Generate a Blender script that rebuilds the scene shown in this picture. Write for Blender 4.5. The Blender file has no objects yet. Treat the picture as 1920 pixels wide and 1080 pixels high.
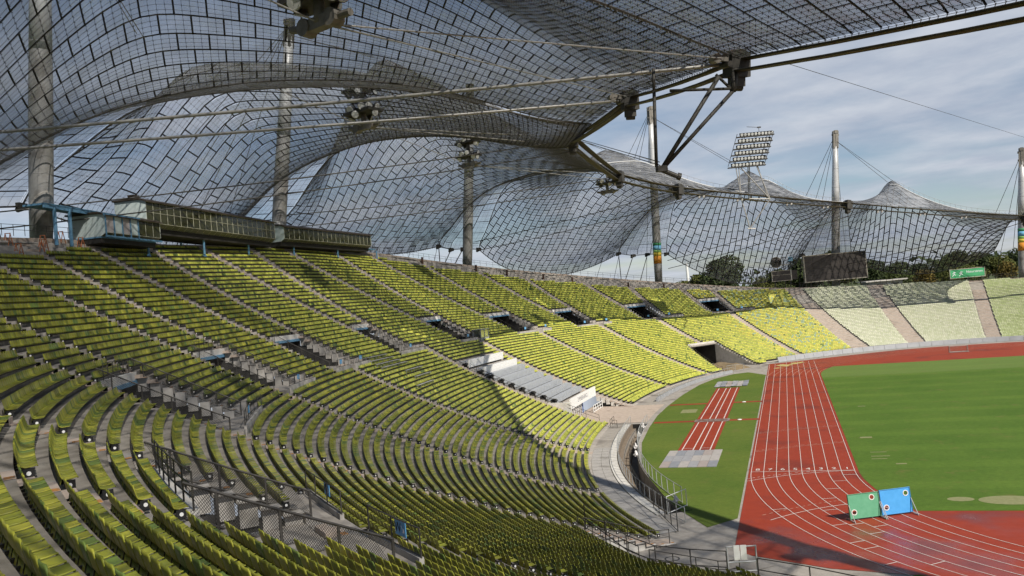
import bpy, math, random
import numpy as np
from mathutils import Vector, Matrix
from mathutils.geometry import delaunay_2d_cdt
rng = np.random.default_rng(7); random.seed(7)
scene = bpy.context.scene
COL = scene.collection
R = math.radians

# ---------------------------------------------------------------- camera, sky, sun, exposure
CAM = np.array([-4.812, -85.197, 19.113]); YAW, PITCH, ROLL = -.326261, .02139, -.089292
_f = np.array([math.sin(YAW)*math.cos(PITCH), math.cos(YAW)*math.cos(PITCH), math.sin(PITCH)])
_r = np.array([math.cos(YAW), -math.sin(YAW), 0.]); _u = np.cross(_r, _f)
CR = _r*math.cos(ROLL)+_u*math.sin(ROLL); CU = -_r*math.sin(ROLL)+_u*math.cos(ROLL); CF = _f
cam = bpy.data.cameras.new('camera'); camo = bpy.data.objects.new('camera', cam); COL.objects.link(camo)
m = Matrix.Identity(4)
for i in range(3):
    m[i][0] = CR[i]; m[i][1] = CU[i]; m[i][2] = -CF[i]; m[i][3] = CAM[i]
camo.matrix_world = m
cam.sensor_width = 36; cam.lens = 1505.6/1920*36; cam.clip_start = .3; cam.clip_end = 6000
scene.camera = camo
SUN_EL = R(43.0); SUN_DIR = np.array([.80*math.cos(SUN_EL), -.60*math.cos(SUN_EL), math.sin(SUN_EL)])
sun = bpy.data.lights.new('sun', 'SUN'); sun.energy = 5.0; sun.angle = R(.6); sun.color = (1, .93, .82)
suno = bpy.data.objects.new('sun', sun); COL.objects.link(suno)
suno.rotation_euler = Vector(SUN_DIR).to_track_quat('Z', 'Y').to_euler()
suno.location = (120, -110, 120)
w = bpy.data.worlds.new('World'); scene.world = w; w.use_nodes = True
nt = w.node_tree; nt.nodes.clear()
def N_(tree, t, **kw):
    n = tree.nodes.new(t)
    for k, v in kw.items(): setattr(n, k, v)
    return n
sky = N_(nt, 'ShaderNodeTexSky', sky_type='NISHITA', sun_disc=False, sun_elevation=SUN_EL, sun_rotation=math.atan2(.80, -.60), altitude=500)
sky.dust_density = .8; sky.air_density = 1.0
tc = N_(nt, 'ShaderNodeTexCoord')
sep = N_(nt, 'ShaderNodeSeparateXYZ'); nt.links.new(tc.outputs['Generated'], sep.inputs[0])
mx = N_(nt, 'ShaderNodeMath', operation='MAXIMUM'); nt.links.new(sep.outputs['Z'], mx.inputs[0]); mx.inputs[1].default_value = .0
ad = N_(nt, 'ShaderNodeMath', operation='ADD'); nt.links.new(mx.outputs[0], ad.inputs[0]); ad.inputs[1].default_value = .13
dx = N_(nt, 'ShaderNodeMath', operation='DIVIDE'); nt.links.new(sep.outputs['X'], dx.inputs[0]); nt.links.new(ad.outputs[0], dx.inputs[1])
dy = N_(nt, 'ShaderNodeMath', operation='DIVIDE'); nt.links.new(sep.outputs['Y'], dy.inputs[0]); nt.links.new(ad.outputs[0], dy.inputs[1])
cb = N_(nt, 'ShaderNodeCombineXYZ'); nt.links.new(dx.outputs[0], cb.inputs[0]); nt.links.new(dy.outputs[0], cb.inputs[1])
mp = N_(nt, 'ShaderNodeMapping'); nt.links.new(cb.outputs[0], mp.inputs[0]); mp.inputs['Rotation'].default_value = (0, 0, R(28)); mp.inputs['Scale'].default_value = (.85, 1.05, 1); mp.inputs['Location'].default_value = (3.1, 1.7, 0)
nz = N_(nt, 'ShaderNodeTexNoise'); nz.inputs['Scale'].default_value = 1.15; nz.inputs['Detail'].default_value = 9; nz.inputs['Roughness'].default_value = .56; nz.inputs['Distortion'].default_value = .25
nt.links.new(mp.outputs[0], nz.inputs['Vector'])
rp = N_(nt, 'ShaderNodeValToRGB'); rp.color_ramp.elements[0].position = .28; rp.color_ramp.elements[1].position = .56
nt.links.new(nz.outputs['Fac'], rp.inputs[0])
nz2 = N_(nt, 'ShaderNodeTexNoise'); nz2.inputs['Scale'].default_value = 2.3; nz2.inputs['Detail'].default_value = 7; nz2.inputs['Roughness'].default_value = .6
nt.links.new(mp.outputs[0], nz2.inputs['Vector'])
rp2 = N_(nt, 'ShaderNodeValToRGB'); rp2.color_ramp.elements[0].position = .36; rp2.color_ramp.elements[0].color = (4.5, 5.1, 6.25, 1); rp2.color_ramp.elements[1].position = .72; rp2.color_ramp.elements[1].color = (6.9, 7.3, 8.0, 1)
nt.links.new(nz2.outputs['Fac'], rp2.inputs[0])
mixc = N_(nt, 'ShaderNodeMix', data_type='RGBA')
cov = N_(nt, 'ShaderNodeMapRange'); cov.inputs[1].default_value = .27; cov.inputs[2].default_value = .41; cov.inputs[3].default_value = .95; cov.inputs[4].default_value = .10
nt.links.new(sep.outputs['Z'], cov.inputs[0])
mul = N_(nt, 'ShaderNodeMath', operation='MULTIPLY'); nt.links.new(rp.outputs[0], mul.inputs[0]); nt.links.new(cov.outputs[0], mul.inputs[1])
nt.links.new(mul.outputs[0], mixc.inputs['Factor']); nt.links.new(sky.outputs[0], mixc.inputs['A']); nt.links.new(rp2.outputs[0], mixc.inputs['B'])
bg = N_(nt, 'ShaderNodeBackground'); bg.inputs[1].default_value = .086
nt.links.new(mixc.outputs['Result'], bg.inputs[0])
wo = N_(nt, 'ShaderNodeOutputWorld'); nt.links.new(bg.outputs[0], wo.inputs[0])
scene.view_settings.view_transform = 'Standard'; scene.view_settings.look = 'None'; scene.view_settings.gamma = 1; scene.view_settings.exposure = .13
scene.render.engine = 'CYCLES'
cy = scene.cycles
cy.transparent_max_bounces = 48; cy.max_bounces = 5; cy.diffuse_bounces = 3; cy.glossy_bounces = 2; cy.transmission_bounces = 4
cy.use_adaptive_sampling = True; cy.adaptive_threshold = .025
cy.caustics_reflective = False; cy.caustics_refractive = False

# ---------------------------------------------------------------- materials
MATS = {}
def mat(name, c, c2=None, scale=1.0, rough=.7, metal=0., spec=.4, bump=0., bscale=None, detail=5, c3=None, s3=.1, f3=.5):
    if name in MATS: return MATS[name]
    M = bpy.data.materials.new(name); M.use_nodes = True; t = M.node_tree; b = t.nodes['Principled BSDF']
    b.inputs['Base Color'].default_value = (*c, 1); b.inputs['Roughness'].default_value = rough; b.inputs['Metallic'].default_value = metal
    b.inputs['Specular IOR Level'].default_value = spec
    if c2 is not None or bump:
        g = N_(t, 'ShaderNodeNewGeometry')
        n = N_(t, 'ShaderNodeTexNoise'); n.inputs['Scale'].default_value = scale; n.inputs['Detail'].default_value = detail; n.inputs['Roughness'].default_value = .62
        t.links.new(g.outputs['Position'], n.inputs['Vector'])
    if c2 is not None:
        r = N_(t, 'ShaderNodeValToRGB'); r.color_ramp.elements[0].position = .33; r.color_ramp.elements[1].position = .68
        r.color_ramp.elements[0].color = (*c, 1); r.color_ramp.elements[1].color = (*c2, 1)
        t.links.new(n.outputs['Fac'], r.inputs[0]); out = r.outputs[0]
        if c3 is not None:
            n3 = N_(t, 'ShaderNodeTexNoise'); n3.inputs['Scale'].default_value = s3; n3.inputs['Detail'].default_value = 6
            t.links.new(g.outputs['Position'], n3.inputs['Vector'])
            r3 = N_(t, 'ShaderNodeValToRGB'); r3.color_ramp.elements[0].position = f3; r3.color_ramp.elements[1].position = f3+.13
            t.links.new(n3.outputs['Fac'], r3.inputs[0])
            mxx = N_(t, 'ShaderNodeMix', data_type='RGBA'); t.links.new(r3.outputs[0], mxx.inputs['Factor']); t.links.new(out, mxx.inputs['A']); mxx.inputs['B'].default_value = (*c3, 1)
            out = mxx.outputs['Result']
        t.links.new(out, b.inputs['Base Color'])
    if bump:
        nb = n
        if bscale:
            nb = N_(t, 'ShaderNodeTexNoise'); nb.inputs['Scale'].default_value = bscale; nb.inputs['Detail'].default_value = 4; t.links.new(g.outputs['Position'], nb.inputs['Vector'])
        bp = N_(t, 'ShaderNodeBump'); bp.inputs['Strength'].default_value = bump; bp.inputs['Distance'].default_value = .05
        t.links.new(nb.outputs['Fac'], bp.inputs['Height']); t.links.new(bp.outputs[0], b.inputs['Normal'])
    MATS[name] = M; return M
def mat_glass(name, tint, gloss=.06, diff=.10, dcol=(.5, .5, .5), rough=.08):
    if name in MATS: return MATS[name]
    M = bpy.data.materials.new(name); M.use_nodes = True; t = M.node_tree; t.nodes.clear()
    tr = N_(t, 'ShaderNodeBsdfTransparent'); tr.inputs[0].default_value = (*tint, 1)
    gl = N_(t, 'ShaderNodeBsdfGlossy'); gl.inputs['Color'].default_value = (.8, .82, .85, 1); gl.inputs['Roughness'].default_value = rough
    df = N_(t, 'ShaderNodeBsdfDiffuse'); df.inputs[0].default_value = (*dcol, 1)
    g = N_(t, 'ShaderNodeNewGeometry'); n = N_(t, 'ShaderNodeTexNoise'); n.inputs['Scale'].default_value = .35; n.inputs['Detail'].default_value = 5
    t.links.new(g.outputs['Position'], n.inputs['Vector'])
    mr = N_(t, 'ShaderNodeMapRange'); mr.inputs[1].default_value = .3; mr.inputs[2].default_value = .75; mr.inputs[3].default_value = diff*.5; mr.inputs[4].default_value = diff*1.7
    t.links.new(n.outputs['Fac'], mr.inputs[0])
    ab = N_(t, 'ShaderNodeVectorMath', operation='DOT_PRODUCT'); t.links.new(g.outputs['Incoming'], ab.inputs[0]); t.links.new(g.outputs['Normal'], ab.inputs[1])   # longer way through a slanted pane absorbs more
    aa = N_(t, 'ShaderNodeMath', operation='ABSOLUTE'); t.links.new(ab.outputs['Value'], aa.inputs[0]); am = N_(t, 'ShaderNodeMath', operation='MAXIMUM'); am.inputs[1].default_value = .2; t.links.new(aa.outputs[0], am.inputs[0])
    iv_ = N_(t, 'ShaderNodeMath', operation='DIVIDE'); iv_.inputs[0].default_value = 1; t.links.new(am.outputs[0], iv_.inputs[1])
    cc_ = N_(t, 'ShaderNodeCombineColor')
    for i_ in range(3):
        pw = N_(t, 'ShaderNodeMath', operation='POWER'); pw.inputs[0].default_value = tint[i_]; t.links.new(iv_.outputs[0], pw.inputs[1]); t.links.new(pw.outputs[0], cc_.inputs[i_])
    t.links.new(cc_.outputs[0], tr.inputs[0])
    dm = N_(t, 'ShaderNodeMath', operation='MULTIPLY', use_clamp=True); t.links.new(mr.outputs[0], dm.inputs[0]); t.links.new(iv_.outputs[0], dm.inputs[1])
    m1 = N_(t, 'ShaderNodeMixShader'); t.links.new(dm.outputs[0], m1.inputs[0]); t.links.new(tr.outputs[0], m1.inputs[1]); t.links.new(df.outputs[0], m1.inputs[2])
    fr = N_(t, 'ShaderNodeFresnel'); fr.inputs[0].default_value = 1.45
    ml = N_(t, 'ShaderNodeMath', operation='MULTIPLY'); t.links.new(fr.outputs[0], ml.inputs[0]); ml.inputs[1].default_value = gloss*10
    m2 = N_(t, 'ShaderNodeMixShader'); t.links.new(ml.outputs[0], m2.inputs[0]); t.links.new(m1.outputs[0], m2.inputs[1]); t.links.new(gl.outputs[0], m2.inputs[2])
    o = N_(t, 'ShaderNodeOutputMaterial'); t.links.new(m2.outputs[0], o.inputs[0])
    MATS[name] = M; return M

# ---------------------------------------------------------------- mesh helpers
def tag(o, label=None, cat=None, group=None, kind=None):
    if label: o['label'] = label
    if cat: o['category'] = cat
    if group: o['group'] = group
    if kind: o['kind'] = kind
    return o
def link(name, me, parent=None):
    o = bpy.data.objects.new(name, me); COL.objects.link(o)
    if parent is not None: o.parent = parent
    return o
def empty(name, loc, label, cat, group=None):
    o = bpy.data.objects.new(name, None); COL.objects.link(o); o.location = loc; o.empty_display_size = .3
    return tag(o, label, cat, group)
def base(parent):
    b = np.zeros(3); q = parent
    while q is not None: b += np.array(q.location); q = q.parent
    return b
def npmesh(name, V, F, material, parent=None, smooth=False, col=None, kind=None):
    V = np.asarray(V, dtype=np.float64)
    if parent is not None: V = V-base(parent)
    me = bpy.data.meshes.new(name)
    if isinstance(F, np.ndarray):
        k = F.shape[1]; me.vertices.add(len(V)); me.vertices.foreach_set('co', V.astype(np.float32).ravel())
        me.loops.add(F.size); me.loops.foreach_set('vertex_index', F.astype(np.int32).ravel())
        me.polygons.add(len(F)); me.polygons.foreach_set('loop_start', np.arange(0, F.size, k, dtype=np.int32))
        me.polygons.foreach_set('loop_total', np.full(len(F), k, dtype=np.int32))
        me.update(calc_edges=True)
    else:
        me.from_pydata(V.tolist(), [], F); me.update()
    if smooth: me.polygons.foreach_set('use_smooth', np.ones(len(me.polygons), dtype=bool))
    if col is not None:
        a = me.attributes.new('Col', 'FLOAT_COLOR', 'POINT'); a.data.foreach_set('color', np.asarray(col, dtype=np.float32).ravel())
    if material: me.materials.append(material)
    o = link(name, me, parent)
    if kind: o['kind'] = kind
    return o
def frame(d):
    d = np.asarray(d, float); d = d/np.linalg.norm(d)
    a = np.array([0, 0, 1.]) if abs(d[2]) < .9 else np.array([1., 0, 0])
    x = np.cross(a, d); x /= np.linalg.norm(x); return x, np.cross(d, x), d
class MB:
    def __init__(s): s.v = []; s.f = []
    def add(s, V, F):
        n = len(s.v); s.v += [tuple(map(float, q)) for q in V]; s.f += [tuple(i+n for i in q) for q in F]; return s
    def box8(s, P):   # P: 4 bottom (ccw) + 4 top
        return s.add(P, [(3, 2, 1, 0), (4, 5, 6, 7), (0, 1, 5, 4), (1, 2, 6, 5), (2, 3, 7, 6), (3, 0, 4, 7)])
    def box(s, c, x, y, z, sx, sy, sz):   # centre, axes, full sizes
        c, x, y, z = (np.asarray(q, float) for q in (c, x, y, z)); x = x*sx/2; y = y*sy/2; z = z*sz/2
        return s.box8([c-x-y-z, c+x-y-z, c+x+y-z, c-x+y-z, c-x-y+z, c+x-y+z, c+x+y+z, c-x+y+z])
    def abox(s, lo, hi):
        lo, hi = np.asarray(lo, float), np.asarray(hi, float)
        return s.box((lo+hi)/2, (1, 0, 0), (0, 1, 0), (0, 0, 1), *(hi-lo))
    def tube(s, a, b, r, n=6, r2=None, caps=True):
        a, b = np.asarray(a, float), np.asarray(b, float); x, y, d = frame(b-a); r2 = r if r2 is None else r2
        V = []
        for p_, q in ((a, r), (b, r2)):
            for i in range(n):
                t = 2*math.pi*i/n; V.append(p_+q*(x*math.cos(t)+y*math.sin(t)))
        F = [(i, (i+1) % n, n+(i+1) % n, n+i) for i in range(n)]
        if caps: F += [tuple(range(n-1, -1, -1)), tuple(range(n, 2*n))]
        return s.add(V, F)
    def path(s, pts, r, n=5):
        pts = [np.asarray(q, float) for q in pts]; V = []
        for i, q in enumerate(pts):
            d = pts[min(i+1, len(pts)-1)]-pts[max(i-1, 0)]; x, y, _ = frame(d)
            for k in range(n):
                t = 2*math.pi*k/n; V.append(q+r*(x*math.cos(t)+y*math.sin(t)))
        F = [(i*n+k, i*n+(k+1) % n, (i+1)*n+(k+1) % n, (i+1)*n+k) for i in range(len(pts)-1) for k in range(n)]
        F += [tuple(range(n-1, -1, -1)), tuple(range((len(pts)-1)*n, len(pts)*n))]
        return s.add(V, F)
    def quad(s, a, b, c, d): return s.add([a, b, c, d], [(0, 1, 2, 3)])
    def lathe(s, c, prof, n=16, axis=(0, 0, 1)):   # prof: (r, h)
        x, y, d = frame(axis); c = np.asarray(c, float); V = []
        for r, h in prof:
            for i in range(n):
                t = 2*math.pi*i/n; V.append(c+d*h+r*(x*math.cos(t)+y*math.sin(t)))
        F = [(k*n+i, k*n+(i+1) % n, (k+1)*n+(i+1) % n, (k+1)*n+i) for k in range(len(prof)-1) for i in range(n)]
        F += [tuple(range(n-1, -1, -1)), tuple(range((len(prof)-1)*n, len(prof)*n))]
        return s.add(V, F)
    def build(s, name, material, parent=None, smooth=False, kind=None):
        return npmesh(name, np.array(s.v), s.f, material, parent, smooth, kind=kind)
def tubes_np(paths, r, sides=3):
    """many open tubes along equal-length paths: paths (M, n, 3)"""
    Pn = np.asarray(paths, float); M_, n, _ = Pn.shape
    d = np.empty_like(Pn); d[:, 1:-1] = Pn[:, 2:]-Pn[:, :-2]; d[:, 0] = Pn[:, 1]-Pn[:, 0]; d[:, -1] = Pn[:, -1]-Pn[:, -2]
    d /= np.linalg.norm(d, axis=2, keepdims=True)+1e-9
    up = np.zeros_like(d); up[..., 2] = 1; x = np.cross(up, d); x /= np.linalg.norm(x, axis=2, keepdims=True)+1e-9; y = np.cross(d, x)
    V = np.stack([Pn+r*(x*math.cos(2*math.pi*k/sides)+y*math.sin(2*math.pi*k/sides)) for k in range(sides)], 2).reshape(-1, 3)
    i = np.arange(M_)[:, None, None]; j = np.arange(n-1)[None, :, None]; k = np.arange(sides)[None, None, :]
    idx = lambda i, j, k: (i*n+j)*sides+k
    F = np.stack([idx(i, j, k), idx(i, j, (k+1) % sides), idx(i, j+1, (k+1) % sides), idx(i, j+1, k)], -1).reshape(-1, 4)
    return V, F

# ---------------------------------------------------------------- the bowl: plan curve, profile
C0 = np.array([36.5, 42.2]); KC = (77.338, -12.152, -.0728)
def kr(f):
    t = np.clip((np.degrees(f)-236)/26, 0, 1)
    return KC[0]+KC[1]*np.cos(2*f)+KC[2]*np.cos(4*f)+2.2*t*t*(3-2*t)*(np.degrees(f) < 300)
def kp(f):
    r = kr(f); return np.stack([C0[0]+r*np.cos(f), C0[1]+r*np.sin(f)], -1)
def kn(f):
    e = 1e-4; t = kp(f+e)-kp(f-e); n = np.stack([t[..., 1], -t[..., 0]], -1); return n/np.linalg.norm(n, axis=-1, keepdims=True)
S0, SZ, TR, M0_, KS, KW = 2.7, 4.4, .85, .3227, .0048, .009
def zt(deg, s):
    f = np.radians(deg); d = np.maximum(np.asarray(s, float)-SZ, 0); w_ = np.cos(f-np.pi)**2*(np.cos(f) < 0)
    return M0_*d+.5*(KS+(KW-KS)*w_)*d*d
RIM = np.array([(0, 38), (82, 38.8), (88, 39.4), (94, 41), (100, 42.3), (106, 44), (112, 47.5), (118, 51.2), (124, 54.5), (130, 57.1), (136, 58.9), (142, 60.4), (148, 61.3), (154, 62.1), (160, 62.4), (166, 62.1), (172, 61.7), (178, 61.3), (190, 61.2), (202, 61.2), (208, 61.5), (214, 61.6), (222, 61), (232, 57), (245, 52.5), (256, 51.5), (360, 51.5)])
STP = np.array([(0, 37.5), (82, 38), (94, 40.6), (106, 43), (112, 44.4), (118, 47.2), (124, 49.5), (130, 52.6), (136, 54.4), (142, 56.9), (148, 58.1), (154, 59.2), (160, 60.6), (190, 60.6), (208, 60.4), (214, 59.5), (220, 58), (232, 55), (245, 51), (256, 50), (360, 50)])
def srim(d): return np.interp(d, RIM[:, 0], RIM[:, 1])
def stop_(d): return np.interp(d, STP[:, 0], STP[:, 1])
def rowz(deg, k): return zt(deg, S0+(np.asarray(k)+.5)*TR)+.04+.04*np.clip(k, 0, 3)
def row_of(s): return int(math.floor((s-S0)/TR))
def gp(deg, s, z=None, dz=0.):
    f = math.radians(deg); q = kp(f)+s*kn(f)
    if z is None: z = float(rowz(deg, max(row_of(s), 0)))
    return np.array([q[0], q[1], z+dz])
def nrm(deg):
    n = kn(math.radians(deg)); return np.array([n[0], n[1], 0.])
def tang(deg):
    n = nrm(deg); return np.array([-n[1], n[0], 0.])   # towards growing phi
def depth(X): return (np.asarray(X)-CAM)@CF

# aisles (phi at s=38, phi at s=60, half width) for the upper tier, (phi at s=34, phi at s=4, half width) below
UP = [(86.4, 86.2, 1.5), (96.4, 95.4, 1.9), (104.9, 104.9, 2.2), (114.2, 114.0, .75), (117.6, 117.6, .75), (124.4, 123.3, .75), (128.2, 129.9, .75), (136.6, 137.3, .75), (140.8, 144.0, .75),
      (149.2, 152.4, .75), (155.2, 161.6, .75), (166.9, 170.4, .75), (173.1, 181.9, .75), (188.1, 189.6, .75), (192.8, 197.8, .75), (203.2, 205.1, .75), (208.6, 211.2, .75),
      (215.7, 216.7, .75), (220.0, 222.0, .75), (227.7, 229.6, .75), (232.4, 233.5, .75), (242.6, 242.6, .75), (247.7, 247.7, .75), (258, 258, .75)]
LO = [(86.4, 86.8, 1.5), (96.4, 96.8, 1.9), (104.9, 104.9, 2.2), (115.3, 115, .75), (126.2, 126, .75), (136.5, 136.5, .75), (149.8, 150.6, .75), (167.2, 170.7, .9), (184.6, 187.3, .9), (205.2, 205.4, .75), (219.4, 221, .75), (232.5, 232.4, .75), (244.5, 244, .75), (258, 258, .75)]
VOM = [(114.4, 117.3), (124.7, 127.9), (136.8, 140.5), (149.5, 154.9), (167.3, 172.8), (188.4, 192.5), (203.5, 208.3), (215.9, 219.8), (228.0, 232.1), (243.3, 247.0)]
VS0, VS1 = S0+37*TR, S0+45*TR    # 34.15 .. 40.95
def vs(a): return (VS0, VS1) if a < 240 else (VS0-2*TR, VS1-4*TR)
def gate_l(s): return 128.6+(18.5-s)/18.5*5.1
def gate_r(s): return 123.6+(18.5-s)/18.5*1.1
def hole(deg, s):
    deg = np.asarray(deg, float); s = np.asarray(s, float); h = np.zeros(np.broadcast(deg, s).shape, bool)
    for a, b in VOM:
        q0, q1 = vs(a); h |= (deg > a) & (deg < b) & (s > q0) & (s < q1)
    h |= (s < 18.4) & (deg > gate_r(s)) & (deg < gate_l(s))
    h |= (s < 10.3) & (deg > 232.9) & (deg < 238.2)
    h |= (s < 4.8) & (deg < 122.5)
    h |= (s < 10.3) & (deg > 170.9) & (deg < 186.9)
    return h
def aisle_phi(a, s, up):
    return a[0]+(s-38)/22*(a[1]-a[0]) if up else a[1]+(s-4)/30*(a[0]-a[1])
PRESS = (171.6, 184.6, 10.3, 28.3)
# ---------------------------------------------------------------- base materials
concrete = mat('concrete', (.275, .25, .22), (.385, .355, .315), 1.3, .85, bump=.25, bscale=14, c3=(.19, .17, .148), s3=.22, f3=.56)
concrete_l = mat('pale_concrete', (.40, .325, .265), (.50, .415, .345), 1.7, .85, bump=.2, bscale=12, c3=(.30, .235, .185), s3=.5, f3=.58)
concrete_w = mat('white_concrete', (.52, .50, .46), (.66, .64, .60), 1.2, .8, bump=.15, bscale=10, c3=(.33, .31, .28), s3=.7, f3=.6)
steel = mat('galvanised_steel', (.33, .34, .35), (.43, .44, .45), 3, .5, metal=.1)
dsteel = mat('dark_steel', (.045, .042, .038), (.075, .07, .065), 4, .55, metal=.3)
bsteel = mat('painted_blue_steel', (.10, .24, .38), (.15, .31, .46), 2.5, .55)
black = mat('matt_black', (.012, .012, .012), rough=.8)
white = mat('white_paint', (.72, .72, .70), (.80, .80, .78), 2, .6)
def grass_mat(name, base_, alt, stripes):
    M = bpy.data.materials.new(name); M.use_nodes = True; t = M.node_tree; b = t.nodes['Principled BSDF']; b.inputs['Roughness'].default_value = .9; b.inputs['Specular IOR Level'].default_value = .15
    g = N_(t, 'ShaderNodeNewGeometry'); s = N_(t, 'ShaderNodeSeparateXYZ'); t.links.new(g.outputs['Position'], s.inputs[0])
    def noise(sc, det=6, rough=.65):
        n = N_(t, 'ShaderNodeTexNoise'); n.inputs['Scale'].default_value = sc; n.inputs['Detail'].default_value = det; n.inputs['Roughness'].default_value = rough; t.links.new(g.outputs['Position'], n.inputs['Vector']); return n.outputs['Fac']
    def ramp(fac, p0, p1, a, c):
        r = N_(t, 'ShaderNodeValToRGB'); r.color_ramp.elements[0].position = p0; r.color_ramp.elements[1].position = p1; r.color_ramp.elements[0].color = (*a, 1); r.color_ramp.elements[1].color = (*c, 1); t.links.new(fac, r.inputs[0]); return r.outputs[0]
    def mixn(fac, a, c, blend='MIX'):
        m_ = N_(t, 'ShaderNodeMix', data_type='RGBA', blend_type=blend)
        if isinstance(fac, float): m_.inputs['Factor'].default_value = fac
        else: t.links.new(fac, m_.inputs['Factor'])
        for k, q in (('A', a), ('B', c)):
            if isinstance(q, tuple): m_.inputs[k].default_value = (*q, 1)
            else: t.links.new(q, m_.inputs[k])
        return m_.outputs['Result']
    colr = ramp(noise(.11), .35, .68, base_, alt)
    colr = mixn(.55, colr, ramp(noise(1.9, 9, .85), .3, .7, (.50, .52, .50), (1.5, 1.45, 1.4)), 'MULTIPLY')
    if stripes:   # mown bands across the pitch, a lighter worn strip at the north end
        wv = N_(t, 'ShaderNodeMath', operation='SINE'); ml = N_(t, 'ShaderNodeMath', operation='MULTIPLY'); ml.inputs[1].default_value = 2*math.pi/8.4; t.links.new(s.outputs['Y'], ml.inputs[0]); t.links.new(ml.outputs[0], wv.inputs[0])
        colr = mixn(.5, colr, ramp(wv.outputs[0], .3, .7, (.82, .86, .82), (1.10, 1.07, 1.05)), 'MULTIPLY')
        m1 = N_(t, 'ShaderNodeMapRange'); m1.inputs[1].default_value = 78; m1.inputs[2].default_value = 80.5; t.links.new(s.outputs['Y'], m1.inputs[0])
        colr = mixn(m1.outputs[0], colr, mixn(.55, colr, (.155, .215, .06)))
    pn = N_(t, 'ShaderNodeMath', operation='MULTIPLY'); pn.inputs[1].default_value = .8
    tmp = ramp(noise(.34, 6, .68), .57, .74, (0, 0, 0), (1, 1, 1)); t.links.new(tmp, pn.inputs[0])
    colr = mixn(pn.outputs[0], colr, (.15, .145, .045))
    t.links.new(colr, b.inputs['Base Color'])
    bp = N_(t, 'ShaderNodeBump'); bp.inputs['Strength'].default_value = .6; bp.inputs['Distance'].default_value = .06; t.links.new(noise(9, 6, .8), bp.inputs['Height']); t.links.new(bp.outputs[0], b.inputs['Normal'])
    MATS[name] = M; return M
grass_pitch = grass_mat('pitch_grass', (.074, .140, .020), (.100, .168, .027), True)
grass_rough = grass_mat('verge_grass', (.080, .132, .021), (.122, .162, .029), False)
def track_mat():
    M = mat('tartan', (.265, .031, .0085), (.305, .039, .0115), .9, .62, spec=.4, bump=.12, bscale=40, c3=(.185, .026, .012), s3=.16, f3=.53)
    t = M.node_tree; b = t.nodes['Principled BSDF']   # damp patches at the south end: glossier, with a shape of their own
    g = N_(t, 'ShaderNodeNewGeometry'); s = N_(t, 'ShaderNodeSeparateXYZ'); t.links.new(g.outputs['Position'], s.inputs[0])
    n = N_(t, 'ShaderNodeTexNoise'); n.inputs['Scale'].default_value = .16; n.inputs['Detail'].default_value = 5; t.links.new(g.outputs['Position'], n.inputs['Vector'])
    mr = N_(t, 'ShaderNodeMapRange'); mr.inputs[1].default_value = -10; mr.inputs[2].default_value = -24; mr.inputs[3].default_value = 0; mr.inputs[4].default_value = .28; t.links.new(s.outputs['Y'], mr.inputs[0])
    ad = N_(t, 'ShaderNodeMath', operation='ADD'); t.links.new(n.outputs['Fac'], ad.inputs[0]); t.links.new(mr.outputs[0], ad.inputs[1])
    r = N_(t, 'ShaderNodeMapRange'); r.inputs[1].default_value = .66; r.inputs[2].default_value = .86; r.inputs[3].default_value = .62; r.inputs[4].default_value = .16; t.links.new(ad.outputs[0], r.inputs[0])
    t.links.new(r.outputs[0], b.inputs['Roughness']); return M
tartan = track_mat()
linew = mat('line_paint', (.62, .55, .50), (.74, .70, .66), 6, .6)
linef = mat('faded_line_paint', (.50, .27, .20), (.58, .36, .28), 5, .65)
dirt = mat('earth', (.16, .115, .065), (.22, .17, .10), 1.5, .95, bump=.6, bscale=5)
terrain_m = mat('parkland', (.05, .075, .02), (.085, .10, .035), .06, .95, c3=(.12, .11, .06), s3=.03, f3=.55)

# ---------------------------------------------------------------- terrain beyond the rim, arena floor, pitch, track
PH = np.arange(0, 360, 1.5)
rings = []
for ds, zf in ((-1.0, None), (6.0, None), (14, .9), (45, .45), (160, 0), (700, 0), (4500, 0)):
    q = []
    for d in PH:
        s = srim(d); zr = float(zt(d, s)); b = kp(R(d))+(s+ds)*kn(R(d)); z = zr-.35 if zf is None else 12.5+(zr-12.5)*zf-.4
        q.append((b[0], b[1], z))
    rings.append(q)
n = len(PH); V = np.array(rings).reshape(-1, 3); F = np.array([(a*n+i, (a+1)*n+i, (a+1)*n+(i+1) % n, a*n+(i+1) % n) for a in range(len(rings)-1) for i in range(n)])
tag(npmesh('ground', V, F, terrain_m), kind='structure')
fl = np.vstack([[*C0, -.03]]+[[*kp(R(d))+9.0*kn(R(d)), -.03] for d in PH])
# arena floor with the trench cut out of it: ring from the trench's inner lip to the centre, ring outside
TRN = (188.5, 227.5); TI, TO = -2.75, -.35
def floor_ring(name, material, segs):
    V = []; F = []
    for (a, b, sa, sb) in segs:
        ds = np.linspace(a, b, max(2, int(abs(b-a)/1.5)+1)); k = len(V)
        for d in ds:
            V.append([*(kp(R(d))+sa*kn(R(d))), -.03]); V.append([*(kp(R(d))+sb*kn(R(d))), -.03])
        F += [(k+2*i, k+2*i+2, k+2*i+3, k+2*i+1) for i in range(len(ds)-1)]
    return npmesh(name, np.array(V), F, material)
ctr = floor_ring('arena_floor', concrete, [(0, 360, -25, TI), (TRN[1], TRN[0]+360, TI, 10.5), (TRN[0], TRN[1], TO, 10.5)])
tag(ctr, kind='structure')
def poly(name, pts, z, material, kind='structure', parent=None):
    V = np.array([(x, y, z) for x, y in pts]); o = npmesh(name, V, [tuple(range(len(V)))], material, parent)
    if kind: o['kind'] = kind
    return o
L, W8, RI = 84.39, 9.76, 36.5
def arc(cx, cy, r, a0, a1, n): return [(cx+r*math.cos(R(a0+(a1-a0)*i/n)), cy+r*math.sin(R(a0+(a1-a0)*i/n))) for i in range(n+1)]
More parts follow.
